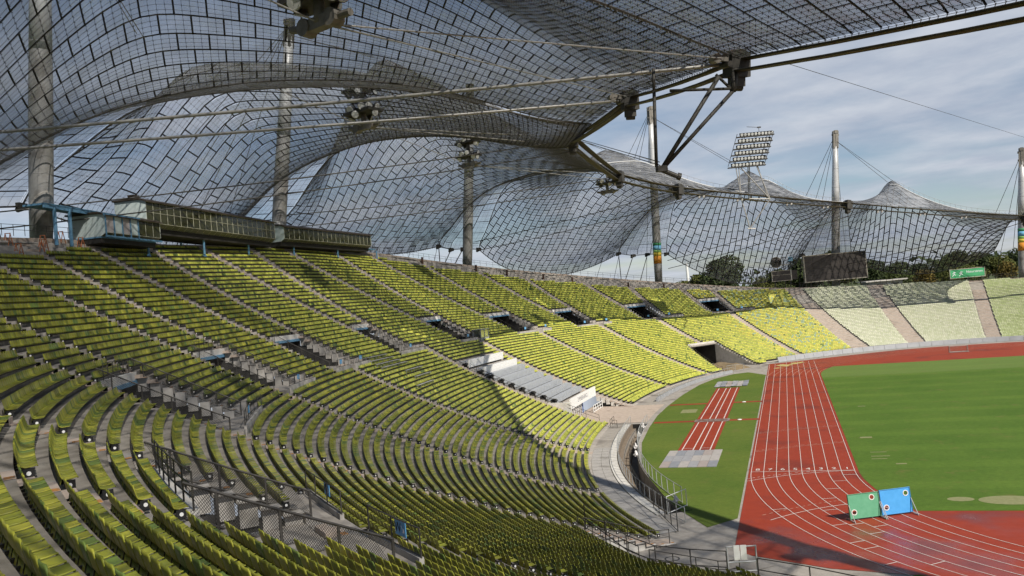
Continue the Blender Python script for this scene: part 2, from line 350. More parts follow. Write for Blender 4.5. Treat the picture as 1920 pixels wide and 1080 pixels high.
oval_out = arc(36.5, L, RI+W8+1.2, 0, 180, 48)
# red field: bends, straight extensions, both D areas
red = [(-10.0, -25.6)] + [(-10.0, 112.2)] + [(-1.5, 116.6), (6, 121.2), (14, 125.8), (20, 128.9), (28, 130.8), (36.5, 131.3), (45, 130.8), (53, 128.9), (62, 124.5), (72, 117), (82, 106), (84.5, 98), (84.5, -14), (78, -26), (66, -35.5), (52, -40.5), (36.5, -42), (22, -40.2), (9, -35.2), (2, -29.6), (-3.6, -28.6)]
poly('running_track', red, .0, tartan)
track = bpy.data.objects['running_track']
pitch_pts = [(0.35, -1), (.35, L+1)] + [(36.5-36.15*math.cos(R(a)), L+36.15*math.sin(R(a))) for a in (3, 6, 9, 12, 15, 18, 21, 24)] + [(36.5+36.15*math.cos(R(a)), L+36.15*math.sin(R(a))) for a in (24, 18, 12, 6, 0)] + [(72.65, -1)] + [(36.5+36.15*math.cos(R(a)), -36.15*math.sin(R(a))) for a in (6, 12, 18, 24)] + [(36.5-36.15*math.cos(R(a)), -36.15*math.sin(R(a))) for a in (24, 18, 12, 6)]
poly('infield_grass', pitch_pts, .012, grass_pitch)
south = [(-2.5, -31.2), (1.5, -29.4), (6, -32.5), (14, -37.0), (24, -41), (36, -43), (36, -45), (20, -43.5), (6, -38.5), (-1, -34)]
poly('south_grass_strip', south, .004, grass_rough)
dz = [(-10.2, 89.8), (-14.0, 96.6), (-17.0, 94.6), (-20.4, 87.4), (-22.6, 78), (-24.2, 64), (-25.1, 50), (-25.3, 40), (-24.9, 30), (-24.0, 18), (-22.0, 6), (-19.8, -2.1), (-17.4, -9), (-15.3, -14.1), (-12.4, -19.4), (-10.2, -16.8)]
dz = list(reversed(dz))
poly('verge_lawn', dz, .006, grass_rough)
# runways beside the straight
def rect(x0, x1, y0, y1): return [(x0, y0), (x1, y0), (x1, y1), (x0, y1)]
poly('jump_runway', rect(-18.7, -14.4, 11.6, 71.0), .018, tartan)
for y in (33.3, 51.0): poly('cross_runway', rect(-24.8, -10.0, y-.62, y+.62), .014, tartan)
jl = MB()
for x in (-18.2, -16.9, -16.1, -14.9): jl.abox((x-.06, 11.8, .02), (x+.06, 70.6, .0235))
for a, b in ((-18.2, -16.9), (-16.1, -14.9)): jl.abox((a, 13.2, .02), (b, 13.28, .0232))
jl.build('runway_line', linew, bpy.data.objects['jump_runway'])
# lane lines
def ribbon(pts, w_, z): 
    pts = np.array(pts, float); d = np.gradient(pts, axis=0); d /= np.linalg.norm(d, axis=1, keepdims=True); nn = np.stack([-d[:, 1], d[:, 0]], 1)*w_/2
    V = np.vstack([np.c_[pts+nn, np.full(len(pts), z)], np.c_[pts-nn, np.full(len(pts), z)]]); k = len(pts)
    return V, [(i, i+1, k+i+1, k+i) for i in range(k-1)]
for k in range(9):
    r = RI+k*1.22; x = -k*1.22
    pts = [(x, y) for y in np.linspace(114.5 if k < 6 else 111, 1, 40)] + [(36.5-r*math.cos(R(a)), -r*math.sin(R(a))) for a in np.arange(0, 150, 2)]
    V, F = ribbon(pts, .052, .02); npmesh('lane_line', V, F, linew, track)
    V, F = ribbon([(36.5-r*math.cos(R(a)), L+r*math.sin(R(a))) for a in np.arange(0, 150, 2)], .07, .0165); npmesh('lane_line', V, F, linef, track)
def seg(a, b, w_, z, material, dash=None, name='track_mark'):
    a, b = np.array(a, float), np.array(b, float); Ln = np.linalg.norm(b-a); V = []; F = []
    parts = [(0, 1)] if not dash else [(i/Ln, min((i+dash)/Ln, 1)) for i in np.arange(0, Ln, dash*1.8)]
    for t0, t1 in parts:
        v, f = ribbon([a+(b-a)*t0, a+(b-a)*t1], w_, z); F += [tuple(i+len(V) for i in q) for q in f]; V += v.tolist()
    return npmesh(name, np.array(V), F, material, track)
seg((0, 0), (-9.76, 0), .09, .026, linew)
def cseg(p0, p1, p2, dash=None, material=linew):
    pts = [np.array(p0)*(1-t)**2+2*np.array(p1)*t*(1-t)+np.array(p2)*t*t for t in np.linspace(0, 1, 28)]
    if dash:
        for i in range(0, 27, 2): V, F = ribbon(pts[i:i+2], .07, .024); npmesh('track_mark', V, F, material, track)
    else:
        V, F = ribbon(pts, .075, .024); npmesh('track_mark', V, F, material, track)
cseg((0, -.05), (-5.5, -.6), (-10, -4.0)); cseg((-3, .1), (-7, -1.1), (-10, -2.9), True)
cseg((0, 14.4), (-5, 13.2), (-9.7, 10.1), material=linef); cseg((0, 14.9), (-5, 13.8), (-9.7, 10.7), True, linef)
cseg((0, 25.4), (-5, 24.6), (-9.7, 21.6), material=linef); cseg((0, 26), (-5, 25.2), (-9.7, 22.2), True, linef)
cseg((-1, -12.4), (-4.6, -13.8), (-7.6, -17.4), material=linew); cseg((-2.0, -11.4), (-4.4, -12.4), (-8.3, -16.0), True, linef)
for y in (38, 51, 58, 75, 68): seg((0, y), (-9.76, y-.2), .045, .022, linef)
for i, a in enumerate((2.8, 6.5, 10.6, 15.2, 20, 25.5, 31, 37)):     # stagger marks across single lanes of the bend
    k = i % 8; r0 = RI+k*1.22; d = (-math.cos(R(a)), -math.sin(R(a)))
    seg((36.5+d[0]*r0, d[1]*r0), (36.5+d[0]*(r0+1.22), d[1]*(r0+1.22)), .07, .023, linew)
for a, k in ((26, 4), (29.5, 4), (27.6, 3), (33, 6), (39, 5), (44, 7), (18, 7)):
    r0 = RI+k*1.22; d = (-math.cos(R(a)), -math.sin(R(a))); seg((36.5+d[0]*r0, d[1]*r0), (36.5+d[0]*(r0+1.22), d[1]*(r0+1.22)), .07, .023, linew)
def text_mesh(name, body, size, origin, x, y, material, parent, ext=.004, align='CENTER'):
    cu = bpy.data.curves.new(name, 'FONT'); cu.body = body; cu.size = size; cu.align_x = align; cu.align_y = 'CENTER'; cu.extrude = ext; cu.resolution_u = 3
    o = bpy.data.objects.new(name, cu); COL.objects.link(o); bpy.context.view_layer.update()
    me = bpy.data.meshes.new_from_object(o.evaluated_get(bpy.context.evaluated_depsgraph_get())); bpy.data.objects.remove(o)
    me.name = name; x = np.asarray(x, float); y = np.asarray(y, float); z = np.cross(x, y); v = np.empty(len(me.vertices)*3); me.vertices.foreach_get('co', v); v = v.reshape(-1, 3)
    v = np.asarray(origin)+v[:, :1]*x+v[:, 1:2]*y+v[:, 2:3]*z
    if parent is not None: v = v-base(parent)
    me.vertices.foreach_set('co', v.ravel()); me.update(); me.materials.clear(); me.materials.append(material)
    return link(name, me, parent)
for k in range(8): text_mesh('lane_number', str(k+1), 1.0, (-1.22*(k+.5), .95, .024), (1, 0, 0), (0, 1.25, 0), linew, track, .001)
# football pitch remains and small marks on the grass
gm = mat('dry_turf', (.19, .20, .085), (.25, .25, .12), 3, .95)
for x, y, a, b in ((7.2, -11.2, 1.0, .55), (10.7, -11.6, 2.3, 1.1)):
    V = np.array([(x+a*math.cos(t), y+b*1.25*math.sin(t), .02) for t in np.linspace(0, 2*math.pi, 28)[:-1]]); npmesh('worn_spot', V, [tuple(range(len(V)))], gm, bpy.data.objects['infield_grass'])
for x, y, w_, h_ in ((1.9, 16.6, 1.3, .8), (4.0, -1.2+3.5, 1.0, .45), (2.1, 6.2, 1.8, .3), (2.2, 8.3, 1.6, .25), (3.6, 41, 1.0, .5), (2, 4.9, 1.5, .25)):
    poly('worn_spot', rect(x, x+w_, y, y+h_), .021, gm, None, bpy.data.objects['infield_grass'])
poly('worn_spot', rect(-22.0, -19.6, 41.6, 45.2), .0125, gm, None, bpy.data.objects['verge_lawn'])
# earth heap at the north gate
# ---------------------------------------------------------------- terrace steps
PA, PB, DP = 62.0, 292.0, .5
pg = np.arange(PA, PB+.01, DP); fc = (pg[:-1]+pg[1:])/2
Pg = kp(np.radians(pg)); Ng = kn(np.radians(pg))
terr = empty('terrace', (0, 0, 0), None, None); terr['kind'] = 'structure'
NR = int((62.6-S0)/TR)
def ring(s, z): return np.c_[Pg+s*Ng, z]
for k in range(NR):
    sk = S0+k*TR; mid = sk+TR/2
    ok = (sk+TR*.6 < srim(fc)) & ~hole(fc, np.full_like(fc, mid)) & ~((fc > PRESS[0]) & (fc < PRESS[1]) & (mid < PRESS[3]) & False)
    j = np.nonzero(ok)[0]
    if not len(j): continue
    z0 = rowz(pg, k-1) if k else np.full_like(pg, -.05); z1 = rowz(pg, k)
    V = np.vstack([ring(sk, z0-.02), ring(sk, z1), ring(sk+TR, z1)]); n = len(pg)
    F = np.vstack([np.stack([j, n+j, n+j+1, j+1], 1), np.stack([n+j, 2*n+j, 2*n+j+1, n+j+1], 1)])
    used = np.unique(F); mp_ = -np.ones(3*n, int); mp_[used] = np.arange(len(used))
    npmesh('step', V[used], mp_[F], concrete, terr)
# aisle stairs: half steps on every tread
def aisle_build(a, up):
    mb = MB(); hw = a[2]
    ks = range(43, NR) if up else range(0, 38)
    for k in ks:
        s = S0+(k+.5)*TR; d = aisle_phi(a, s, up)
        if s+TR > srim(d) or hole(d, s): continue
        if not up and s > VS0: continue
        c = gp(d, S0+(k+.76)*TR); zn = float(rowz(d, k+1)); z = (c[2]+zn)/2; h = z-c[2]
        mb.box((c[0], c[1], c[2]+h/2), tang(d), nrm(d), (0, 0, 1), hw*2, TR*.5, h)
        mb.box((*gp(d, S0+(k+.25)*TR)[:2], c[2]+.006), tang(d), nrm(d), (0, 0, 1), hw*2, TR*.52, .012)
    if mb.v: mb.build('aisle_stair', concrete_l, terr)
for a in UP: aisle_build(a, True)
for a in LO: aisle_build(a, False)
# rim wall, top fence
def rim_strip(d0, d1, name, material, s0_, s1_, z0_, z1_, step=1.0, parent=None):
    mb = MB(); ds = np.arange(d0, d1+.01, step)
    for a, b in zip(ds[:-1], ds[1:]):
        q = []
        for zz in (z0_, z1_):
            for d, so in ((a, s0_), (b, s0_), (b, s1_), (a, s1_)):
                x = kp(R(d))+(srim(d)+so)*kn(R(d)); q.append((x[0], x[1], float(zt(d, srim(d)))+zz))
        mb.box8(q)
    return mb.build(name, material, parent)
rw = rim_strip(64, 290, 'rim_wall', concrete_l, 0., .35, -1.2, .3); tag(rw, 'low pale concrete wall along the top of the stands', 'wall')
ff = empty('rim_fence', (*gp(150, 62)[:2], 31), 'grey post and rail fence along the top edge of the stands', 'fence')
posts = []; pm = MB().tube((0, 0, 0), (0, 0, 1.25), .035, 5)
pme = pm.build('post', dsteel).data; bpy.data.objects.remove(bpy.data.objects['post'])
fr = MB(); last = None; nposts = 0
for d in np.arange(104, 226, .9):
    q = np.array([*(kp(R(d))+(srim(d)+.2)*kn(R(d))), float(zt(d, srim(d)))+.5])
    o = link('post', pme, ff); o.location = q-np.array(ff.location); nposts += 1
    if last is not None:
        for h in (.65, 1.22): fr.tube(last+(0, 0, h), q+(0, 0, h), .028, 4)
    last = q
fr.build('rail', dsteel, ff)
# mesh glazing panels of the fence on the north side (greyish mesh)
# ---------------------------------------------------------------- seats
def seat_shape(lod, tall=False):
    if lod == 0: prof = [(-.375, .39), (-.36, .428), (-.25, .412), (-.10, .402), (-.01, .43), (.04, .52), (.07, .64), (.097, .76), (.105, .815)]; wd = [.30, .39, .425, .435, .44, .445, .45, .43, .32]; xs = [-1, -.8, -.35, .35, .8, 1]
    elif lod == 1: prof = [(-.385, .435), (-.10, .425), (0, .455), (.06, .61), (.095, .755)]; wd = [.37, .43, .44, .45, .38]; xs = [-1, -.5, .5, 1]
    else: prof = [(-.385, .45), (0, .455), (.09, .735)]; wd = [.43, .46, .44]; xs = [-1, 1]
    V = []
    for (y, z), w_ in zip(prof, wd):
        for x in xs:
            dish = .022*(abs(x)**2) if lod < 2 else 0
            V.append((x*w_/2, y-(dish if y > 0 else 0), z+(dish if y <= 0 else 0)))
    if tall: V = [(x, y, z-.025 if z < .47 else z+.05*min(1, (z-.47)/.2)) for x, y, z in V]
    nx = len(xs); F = [(i*nx+j, i*nx+j+1, (i+1)*nx+j+1, (i+1)*nx+j) for i in range(len(prof)-1) for j in range(nx-1)]
    V = np.array(V)
    if lod == 0:   # real thickness
        nrmv = np.zeros_like(V); 
        for q in F:
            n_ = np.cross(V[q[1]]-V[q[0]], V[q[3]]-V[q[0]]); n_ /= np.linalg.norm(n_)+1e-9
            for i in q: nrmv[i] += n_
        nrmv /= np.linalg.norm(nrmv, axis=1, keepdims=True); V2 = V-nrmv*.022; n = len(V); Vall = np.vstack([V, V2]); F2 = [tuple(reversed([i+n for i in q])) for q in F]
        bord = [i for i in range(nx)]+[(r+1)*nx-1 for r in range(1, len(prof))]+[(len(prof)-1)*nx+i for i in range(nx-2, -1, -1)]+[r*nx for r in range(len(prof)-2, 0, -1)]
        F3 = [(bord[(i+1) % len(bord)], bord[i], bord[i]+n, bord[(i+1) % len(bord)]+n) for i in range(len(bord))]
        a0 = n+4*nx; low = np.array([(V[4*nx+j][0]*.9, .045, .28) for j in range(nx)]); k0_ = len(Vall); Vall = np.vstack([Vall, low])
        return Vall, F+F2+F3+[(a0+j+1, a0+j, k0_+j, k0_+j+1) for j in range(nx-1)]
    if lod == 1:
        k0_ = len(V); low = np.array([(V[2*nx+j][0]*.9, .03, .29) for j in range(nx)]); V = np.vstack([V, low]); F = F+[(2*nx+j+1, 2*nx+j, k0_+j, k0_+j+1) for j in range(nx-1)]
    return V, F
pf = np.arange(70, 270, .01); Pf = kp(np.radians(pf)); Nf = kn(np.radians(pf))
SX = []; beams = MB(); discs = MB(); marks = MB()
disc_pts = []
for k in range(NR):
    ss = S0+(k+.83)*TR
    Q = Pf+ss*Nf; al = np.r_[0, np.cumsum(np.linalg.norm(np.diff(Q, axis=0), axis=1))]
    up = ss > VS0
    occ = np.zeros(len(pf), bool)
    for a in (UP if up else LO):
        d = aisle_phi(a, ss, up); mloc = np.interp(d, pf, al); occ |= abs(al-mloc) < a[2]+.12
    occ |= hole(pf-.12, np.full_like(pf, ss)) | hole(pf+.12, np.full_like(pf, ss))
    occ |= ss > stop_(pf)
    occ |= (pf > PRESS[0]-.5) & (pf < PRESS[1]+.6) & (ss < PRESS[3]+.4)
    for a, b in VOM:      # landings in front of the entrances
        if vs(a)[0]-1.2 < ss < vs(a)[0]+.3: occ |= (pf > a-2.8) & (pf < b+.3)
    if ss < 5.0: occ |= (pf > 205.5) & (pf < 221.0) & False
    # runs of free space
    e = np.diff(np.r_[1, occ.astype(int), 1]); st = np.nonzero(e == -1)[0]; en = np.nonzero(e == 1)[0]-1
    for i0, i1 in zip(st, en):
        Ln = al[i1]-al[i0]; nse = int(Ln/.5)
        if nse < 3: continue
        tt = al[i0]+(Ln-nse*.5)/2+.25+.5*np.arange(nse); dd = np.interp(tt, al, pf)
        SX.append(np.c_[dd, np.full(nse, ss), np.full(nse, k), np.full(nse, len(SX))])
        for end, sg in ((dd[0], -1), (dd[-1], 1)): disc_pts.append((end, ss, k, sg))
SX = np.vstack(SX)
f_ = np.radians(SX[:, 0]); nn = kn(f_); pos = np.c_[kp(f_)+SX[:, 1:2]*nn, rowz(SX[:, 0], SX[:, 2])]
rel = pos-CAM; dep = rel@CF; lat = rel@CR; ver = rel@CU; dist = np.linalg.norm(rel, axis=1)
keep = ((dep > 1) & (abs(lat) < dep*.80+4) & (ver > -dep*.52-4)) | (dist < 9)
SX, pos, nn, dist, dep, lat, ver = (q[keep] for q in (SX, pos, nn, dist, dep, lat, ver))
ns = len(SX)
# plastic colour of every seat: faded to different degrees, plus painted sun and shade
t1 = rng.random(ns); t2 = rng.random(ns)
ga = np.array([.225, .245, .032]); gb = np.array([.380, .365, .050]); colr = ga+(gb-ga)*(t1**1.3)[:, None]
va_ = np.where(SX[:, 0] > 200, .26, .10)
colr *= ((1.0+.34*(SX[:, 0] < 205))*(1.06-va_+2*va_*t2))[:, None]; colr *= np.where(SX[:, :1] > 205, np.array([[.92, .93, .86]]), np.array([[1.0, 1.03, 1.25]]))  # west rows painted lighter as sunlit, near rows darker as under roof shade
old = rng.random(ns) < np.where(SX[:, 0] > 200, .14, .05); colr[old] = np.array([.13, .185, .04])*(.8+.5*t2[old, None])
nw = np.clip((118-SX[:, 0])/4, 0, 1)*(SX[:, 0] > 104.9)
tq = rng.random(ns) < .22*nw; colr[tq] = np.array([.28, .37, .22])
sel = (SX[:, 0] > 104.9) & (SX[:, 0] < 118) & (rng.random(ns) < .3); colr[sel] = np.array([.50, .46, .07])
nb = SX[:, 0] < 104.9; pale = np.array([.43, .46, .30])+(np.array([.55, .56, .42])-np.array([.43, .46, .30]))*t1[:, None]; colr[nb] = pale[nb]
nb2 = SX[:, 0] < 86.4; colr[nb2] = (np.array([.33, .39, .17])+np.array([.13, .11, .12])*t1[:, None])[nb2]
infr = (dep > 2) & (abs(960/1505.6*dep) > abs(lat)) & (ver > -540/1505.6*dep) & (ver < 540/1505.6*dep)
# every row of seats between two stairs is one bench; the 300 rows that show largest are things of their own
vis = np.where(infr, dist, 1e9); run = SX[:, 3].astype(int); rid = np.unique(run)
rmin = np.array([vis[run == r].min() for r in rid]); rs = rid[np.argsort(rmin)][:300]; single = []; cnt_ = 0
for r in rs:
    q = np.nonzero(run == r)[0]
    if cnt_+len(q) <= 420 and len(single) < 16: single.append(r); cnt_ += len(q)
isn = np.isin(run, rs)
def seat_mat(obj):
    M = bpy.data.materials.new('seat_plastic_'+('single' if obj else 'rows')); M.use_nodes = True; t = M.node_tree; b = t.nodes['Principled BSDF']
    b.inputs['Roughness'].default_value = .5; b.inputs['Specular IOR Level'].default_value = .28
    if obj: a = N_(t, 'ShaderNodeObjectInfo'); c = a.outputs['Color']
    else: a = N_(t, 'ShaderNodeAttribute', attribute_name='Col'); c = a.outputs['Color']
    g = N_(t, 'ShaderNodeNewGeometry'); n = N_(t, 'ShaderNodeTexNoise'); n.inputs['Scale'].default_value = 5; n.inputs['Detail'].default_value = 5; t.links.new(g.outputs['Position'], n.inputs['Vector'])
    r = N_(t, 'ShaderNodeMapRange'); r.inputs[1].default_value = .3; r.inputs[2].default_value = .7; r.inputs[3].default_value = .82; r.inputs[4].default_value = 1.12; t.links.new(n.outputs['Fac'], r.inputs[0])
    mx_ = N_(t, 'ShaderNodeVectorMath', operation='SCALE'); t.links.new(c, mx_.inputs[0]); t.links.new(r.outputs[0], mx_.inputs['Scale']); t.links.new(mx_.outputs[0], b.inputs['Base Color'])
    t.links.new(n.outputs['Fac'], b.inputs['Roughness'])
    return M
sm_o, sm_r = seat_mat(True), seat_mat(False)
V0, F0 = seat_shape(0)
smesh = bpy.data.meshes.new('stadium_seat'); smesh.from_pydata(V0.tolist(), [], F0); smesh.update(); smesh.polygons.foreach_set('use_smooth', np.ones(len(F0), bool)); smesh.materials.append(sm_o)
fp = MB(); sec_ = [(.10, .0), (.135, .0), (.135, .33), (-.20, .385), (-.20, .33), (.10, .28)]; n_ = len(sec_)
fp.add([(-.03, y, z) for y, z in sec_]+[(.03, y, z) for y, z in sec_], [tuple(range(n_)), tuple(range(2*n_-1, n_-1, -1))]+[(i, n_+i, n_+(i+1) % n_, (i+1) % n_) for i in range(n_)])
bracket = fp.build('seat_bracket', dsteel).data; bpy.data.objects.remove(bpy.data.objects['seat_bracket'])
ONES = 'first second third fourth fifth sixth seventh eighth ninth tenth eleventh twelfth thirteenth fourteenth fifteenth sixteenth seventeenth eighteenth nineteenth'.split()
def ordinal(n):
    if n < 20: return ONES[n-1]
    t, u = divmod(n, 10); T_ = {2: ('twenty', 'twentieth'), 3: ('thirty', 'thirtieth'), 4: ('forty', 'fortieth'), 5: ('fifty', 'fiftieth'), 6: ('sixty', 'sixtieth'), 7: ('seventy', 'seventieth')}[t]
    return T_[1] if u == 0 else T_[0]+'-'+ONES[u-1]
def block(d, s):
    if s > VS0-.1 if d < 240 else s > VS0-1.8:
        for lo, hi, nm in ((247, 300, 'of the bottom left corner block'), (242.6, 247.1, 'over the W entrance'), (232.9, 242.6, 'between the W and X entrances'), (227.6, 232.9, 'over the X entrance'), (220.9, 227.6, 'just beyond the X entrance'), (215.9, 220.9, 'beyond the X sign'), (209.5, 215.9, 'two entrances beyond X'), (203.3, 209.5, 'over the middle entrance'), (193, 203.3, 'beyond the middle entrance'), (0, 193, 'farther along the west stand')):
            if lo <= d < hi: return nm+', top tier'
    for lo, hi, nm in ((244.1, 300, 'at the bottom edge below W'), (238, 244.1, 'right of the stair below W'), (232.4, 238, 'above the railed passage'), (220.2, 232.4, 'below the X entrance'), (205.3, 220.2, 'at the middle of the curved trench'), (186, 205.3, 'left of the press desks'), (168, 186, 'above the press desks'), (0, 168, 'right of the press desks')):
        if lo <= d < hi: return nm
    return 'at the rim'
row_lab = {}
def row_label(r, idx):
    d = float(np.median(SX[idx, 0])); k = int(SX[idx[0], 2])
    lb = 'green seat row %s, %s from the field' % (block(d, SX[idx[0], 1]), ordinal(k+1)); n_ = row_lab.get(lb, 0); row_lab[lb] = n_+1
    return lb if n_ == 0 else lb+(', end piece' if n_ == 1 else ', %s piece' % ordinal(n_+1))
def seat_np(idx, lod):
    V, F = seat_shape(lod, lod > 0 and SX[idx[0], 1] > VS0); F = np.array(F); n_ = nn[idx]; ex = np.c_[n_[:, 1], -n_[:, 0], np.zeros(len(idx))]; ey = np.c_[n_, np.zeros(len(idx))]
    W = pos[idx][:, None, :]+V[None, :, :1]*ex[:, None, :]+V[None, :, 1:2]*ey[:, None, :]; W[..., 2] += V[None, :, 2]
    return W.reshape(-1, 3), (F[None]+(np.arange(len(idx))*len(V))[:, None, None]).reshape(-1, 4), np.repeat(np.c_[colr[idx], np.ones(len(idx))], len(V), 0)
for r in rs:
    idx_ = np.nonzero(run == r)[0]; lb = row_label(r, idx_)
    if r in single:
        root = empty('seat_row', tuple(pos[idx_[len(idx_)//2]]), lb, 'seat row', 'rows of green stadium seats'); b0 = np.array(root.location)
        for i in idx_:
            o = link('seat', smesh, root); o.location = pos[i]-b0; n_ = nn[i]; o.rotation_euler = (0, 0, math.atan2(-n_[0], n_[1])); o.color = (*colr[i], 1); link('bracket', bracket, o)
    else:
        V, F, C = seat_np(idx_, 0 if dist[idx_].min() < 30 else 1); root = empty('seat_row', tuple(pos[idx_[len(idx_)//2]]), lb, 'seat row', 'rows of green stadium seats'); npmesh('seats', V, F, sm_r, root, True, C, 'stuff')
allV = []; allF = []; allC = []; off = 0
upm = SX[:, 1] > VS0
for lod, lo, hi in ((0, 0, 30), (1, 30, 95), (2, 95, 1e9)):
    for tl in (False, True):
        s_ = np.nonzero(~isn & (dist >= lo) & (dist < hi) & (upm == tl))[0]
        if not len(s_): continue
        V, F, C = seat_np(s_, lod); allV.append(V); allF.append(F+off); allC.append(C); off += len(V)
so = npmesh('stadium_seats', np.vstack(allV), np.vstack(allF), sm_r, None, True, np.vstack(allC), 'stuff')
tag(so, 'thousands of yellow green plastic seats in curving rows round the stadium bowl', 'seats')
# rails under the seat rows (dark), discs on the row ends
runs = {}
for (d, s, k, sg) in disc_pts: pass
bx = MB(); dV = []; 
Vd = []; Fd = []
for (d, s, k, sg) in disc_pts:
    q = gp(d, s, float(rowz(d, k))); rl = q-CAM; dp = rl@CF; ds_ = np.linalg.norm(rl)
    if not (dp > 1 and abs(rl@CR) < dp*.8+4 and ds_ < 130): continue
    c = q+tang(d)*sg*.27+nrm(d)*(-.16)+np.array([0, 0, .27])
    discs.tube(c, c+tang(d)*sg*.02, .055, 8); bx.box(c-tang(d)*sg*.02, tang(d), nrm(d), (0, 0, 1), .03, .26, .24)
discs.build('row_number_disc', white, terr, kind='stuff'); bx.build('row_end_plate', black, terr, kind='stuff')
# continuous rails: one ribbon box per run of seats
Vr = []; Fr = []
order2 = np.lexsort((SX[:, 0], SX[:, 2])); a_ = SX[order2]; pp = pos[order2]; n2 = nn[order2]
brk = np.nonzero((np.diff(a_[:, 2]) != 0) | (np.linalg.norm(np.diff(pp, axis=0), axis=1) > .8))[0]+1
tt_ = np.c_[-n2[:, 1], n2[:, 0], np.zeros(len(n2))]; n3 = np.c_[n2, np.zeros(len(n2))]
far = np.linalg.norm(pp-CAM, axis=1) > 100
prof = [(-.16, .27), (.02, .27), (.02, .345), (-.16, .345)]
ring_ = np.stack([pp+n3*y+np.array([0, 0, z]) for y, z in prof], 1)
idx = np.arange(len(pp)-1); good = np.ones(len(pp)-1, bool); good[brk-1] = False; idx = idx[good]
Fr = np.vstack([np.stack([idx*4+i, idx*4+(i+1) % 4, (idx+1)*4+(i+1) % 4, (idx+1)*4+i], 1) for i in range(4)])
npmesh('seat_rail', ring_.reshape(-1, 3), Fr, dsteel, terr, kind='stuff')  # seat beam; its dark tone also paints in the shade under seats
# orange paint beside the near aisles
om = mat('orange_paint', (.42, .17, .035), (.50, .24, .07), 9, .8, c3=(.25, .2, .15), s3=6, f3=.52)
for a in UP+LO:
    up = a in UP
    for k in range(0, NR):
        s = S0+(k+.14)*TR; up_ = s > VS0
        if up_ != up: continue
        d = aisle_phi(a, s, up)
        if d < 215 or s > srim(d)-1 or hole(d, s): continue
        q = gp(d, s, float(rowz(d, k)))
        if np.linalg.norm(q-CAM) > 75: continue
        marks.box(q+tang(d)*(a[2]-.2)+np.array([0, 0, .016]), tang(d), nrm(d), (0, 0, 1), .38, .22, .006)
marks.build('paint_mark', om, terr, kind='stuff')
# ---------------------------------------------------------------- tent roof
acryl = mat_glass('acrylic_pane', (.912, .918, .928), .014, .075, (.48, .49, .50))
gasket = mat('gasket', (.012, .012, .014), rough=.7)
rope = mat('steel_rope', (.07, .066, .06), (.115, .11, .10), 3, .5, metal=.5)
ropel = mat('pale_steel_rope', (.30, .29, .27), (.40, .39, .36), 2, .5, metal=.4)
rust = mat('weathered_cable', (.06, .052, .032), (.10, .088, .058), 1.2, .6, metal=.35)
cast = mat('cast_steel', (.17, .155, .13), (.27, .25, .215), 1.5, .6, metal=.3)
dcast = mat('dark_cast_steel', (.045, .042, .036), (.08, .075, .065), 1.5, .6, metal=.3)
MPH = {-2: 262., -1: 240.5, 0: 212.7, 1: 180.8, 2: 142.8, 3: 118.7, 4: 99.7, 5: 82., 6: 66.}
EN = {-3: (52, -70, 18), -2: (22, -45, 31), -1: (-7, -11.3, 39), 0: (-20.5, 11.9, 43), 1: (-34.8, 39.9, 45), 2: (-34.5, 76.2, 43.5), 3: (-25.3, 97.3, 42), 4: (12.4, 137.8, 37.5), 5: (54, 147.2, 29.9), 6: (82, 150, 23)}
EN = {k: np.array(v, float) for k, v in EN.items()}
lerp = lambda a, b, t: a*(1-t)+b*t
VF = {-2: EN[-2], -1: EN[-1], 0: lerp(EN[0], EN[1], .6), 1: EN[1], 2: lerp(EN[2], EN[3], .45), 3: lerp(EN[3], EN[4], .42), 4: EN[4], 5: EN[5], 6: EN[6]}
RZ = {-1: [(0, 39), (.25, 41.5), (.5, 42.5), (.75, 41), (.9, 38), (1.0, 35), (1.1, 32)],
      0: [(0, 44.2), (.09, 44.3), (.26, 48), (.44, 49.7), (.67, 49), (.85, 45.8), (.93, 43.6), (1.02, 39.2), (1.10, 35)],
      1: [(0, 43.4), (.1, 44.0), (.24, 46.5), (.38, 48.5), (.57, 49.5), (.73, 48.8), (.85, 47.1), (.94, 45.7), (1.03, 43), (1.09, 40.3), (1.14, 37.5)],
      2: [(0, 42.8), (.22, 47.9), (.48, 49.5), (.69, 48.6), (.84, 46.3), (.98, 41), (1.08, 35.7)],
      3: [(0, 40.1), (.3, 44.4), (.61, 45.1), (.69, 44.7), (.81, 42.9), (.94, 39.3), (1.08, 35.1), (1.15, 31.8)],
      4: [(0, 37.5), (.25, 38.6), (.43, 37.3), (.81, 32.3), (1.17, 26.5)],
      5: [(0, 29.9), (.34, 29.7), (.51, 27.5), (.83, 22.1)], 6: [(0, 23), (.5, 22), (1, 18)]}
LZ = {-2: [(0, 31), (.5, 36), (1, 31)], -1: [(0, 39), (.25, 41.5), (.5, 42.5), (.75, 41), (.9, 38), (1.0, 35), (1.06, 33)],
      0: [(0, 44.2), (.09, 44.3), (.26, 48), (.44, 50), (.67, 50), (.85, 48.4), (.95, 46.6), (.99, 42), (1.03, 38.4), (1.08, 36)],
      1: [(0, 43.4), (.1, 44.0), (.24, 46.5), (.38, 48.8), (.57, 50.2), (.75, 50.2), (.86, 49), (.91, 44.9), (.96, 41.0), (1.04, 37.5)],
      2: [(0, 42.8), (.22, 47.9), (.48, 49.9), (.69, 50), (.83, 49.6), (.88, 45.0), (.94, 39), (1.02, 34.5)],
      3: [(0, 40.1), (.3, 44.4), (.61, 46), (.85, 46.6), (.95, 44.5), (1.01, 40), (1.07, 34.5), (1.1, 30.5)],
      4: [(0, 37.5), (.25, 39), (.5, 38.6), (.75, 34.5), (1.0, 28), (1.12, 23.6)], 5: [(0, 29.9), (.5, 29.5), (.8, 25), (1.0, 19)]}
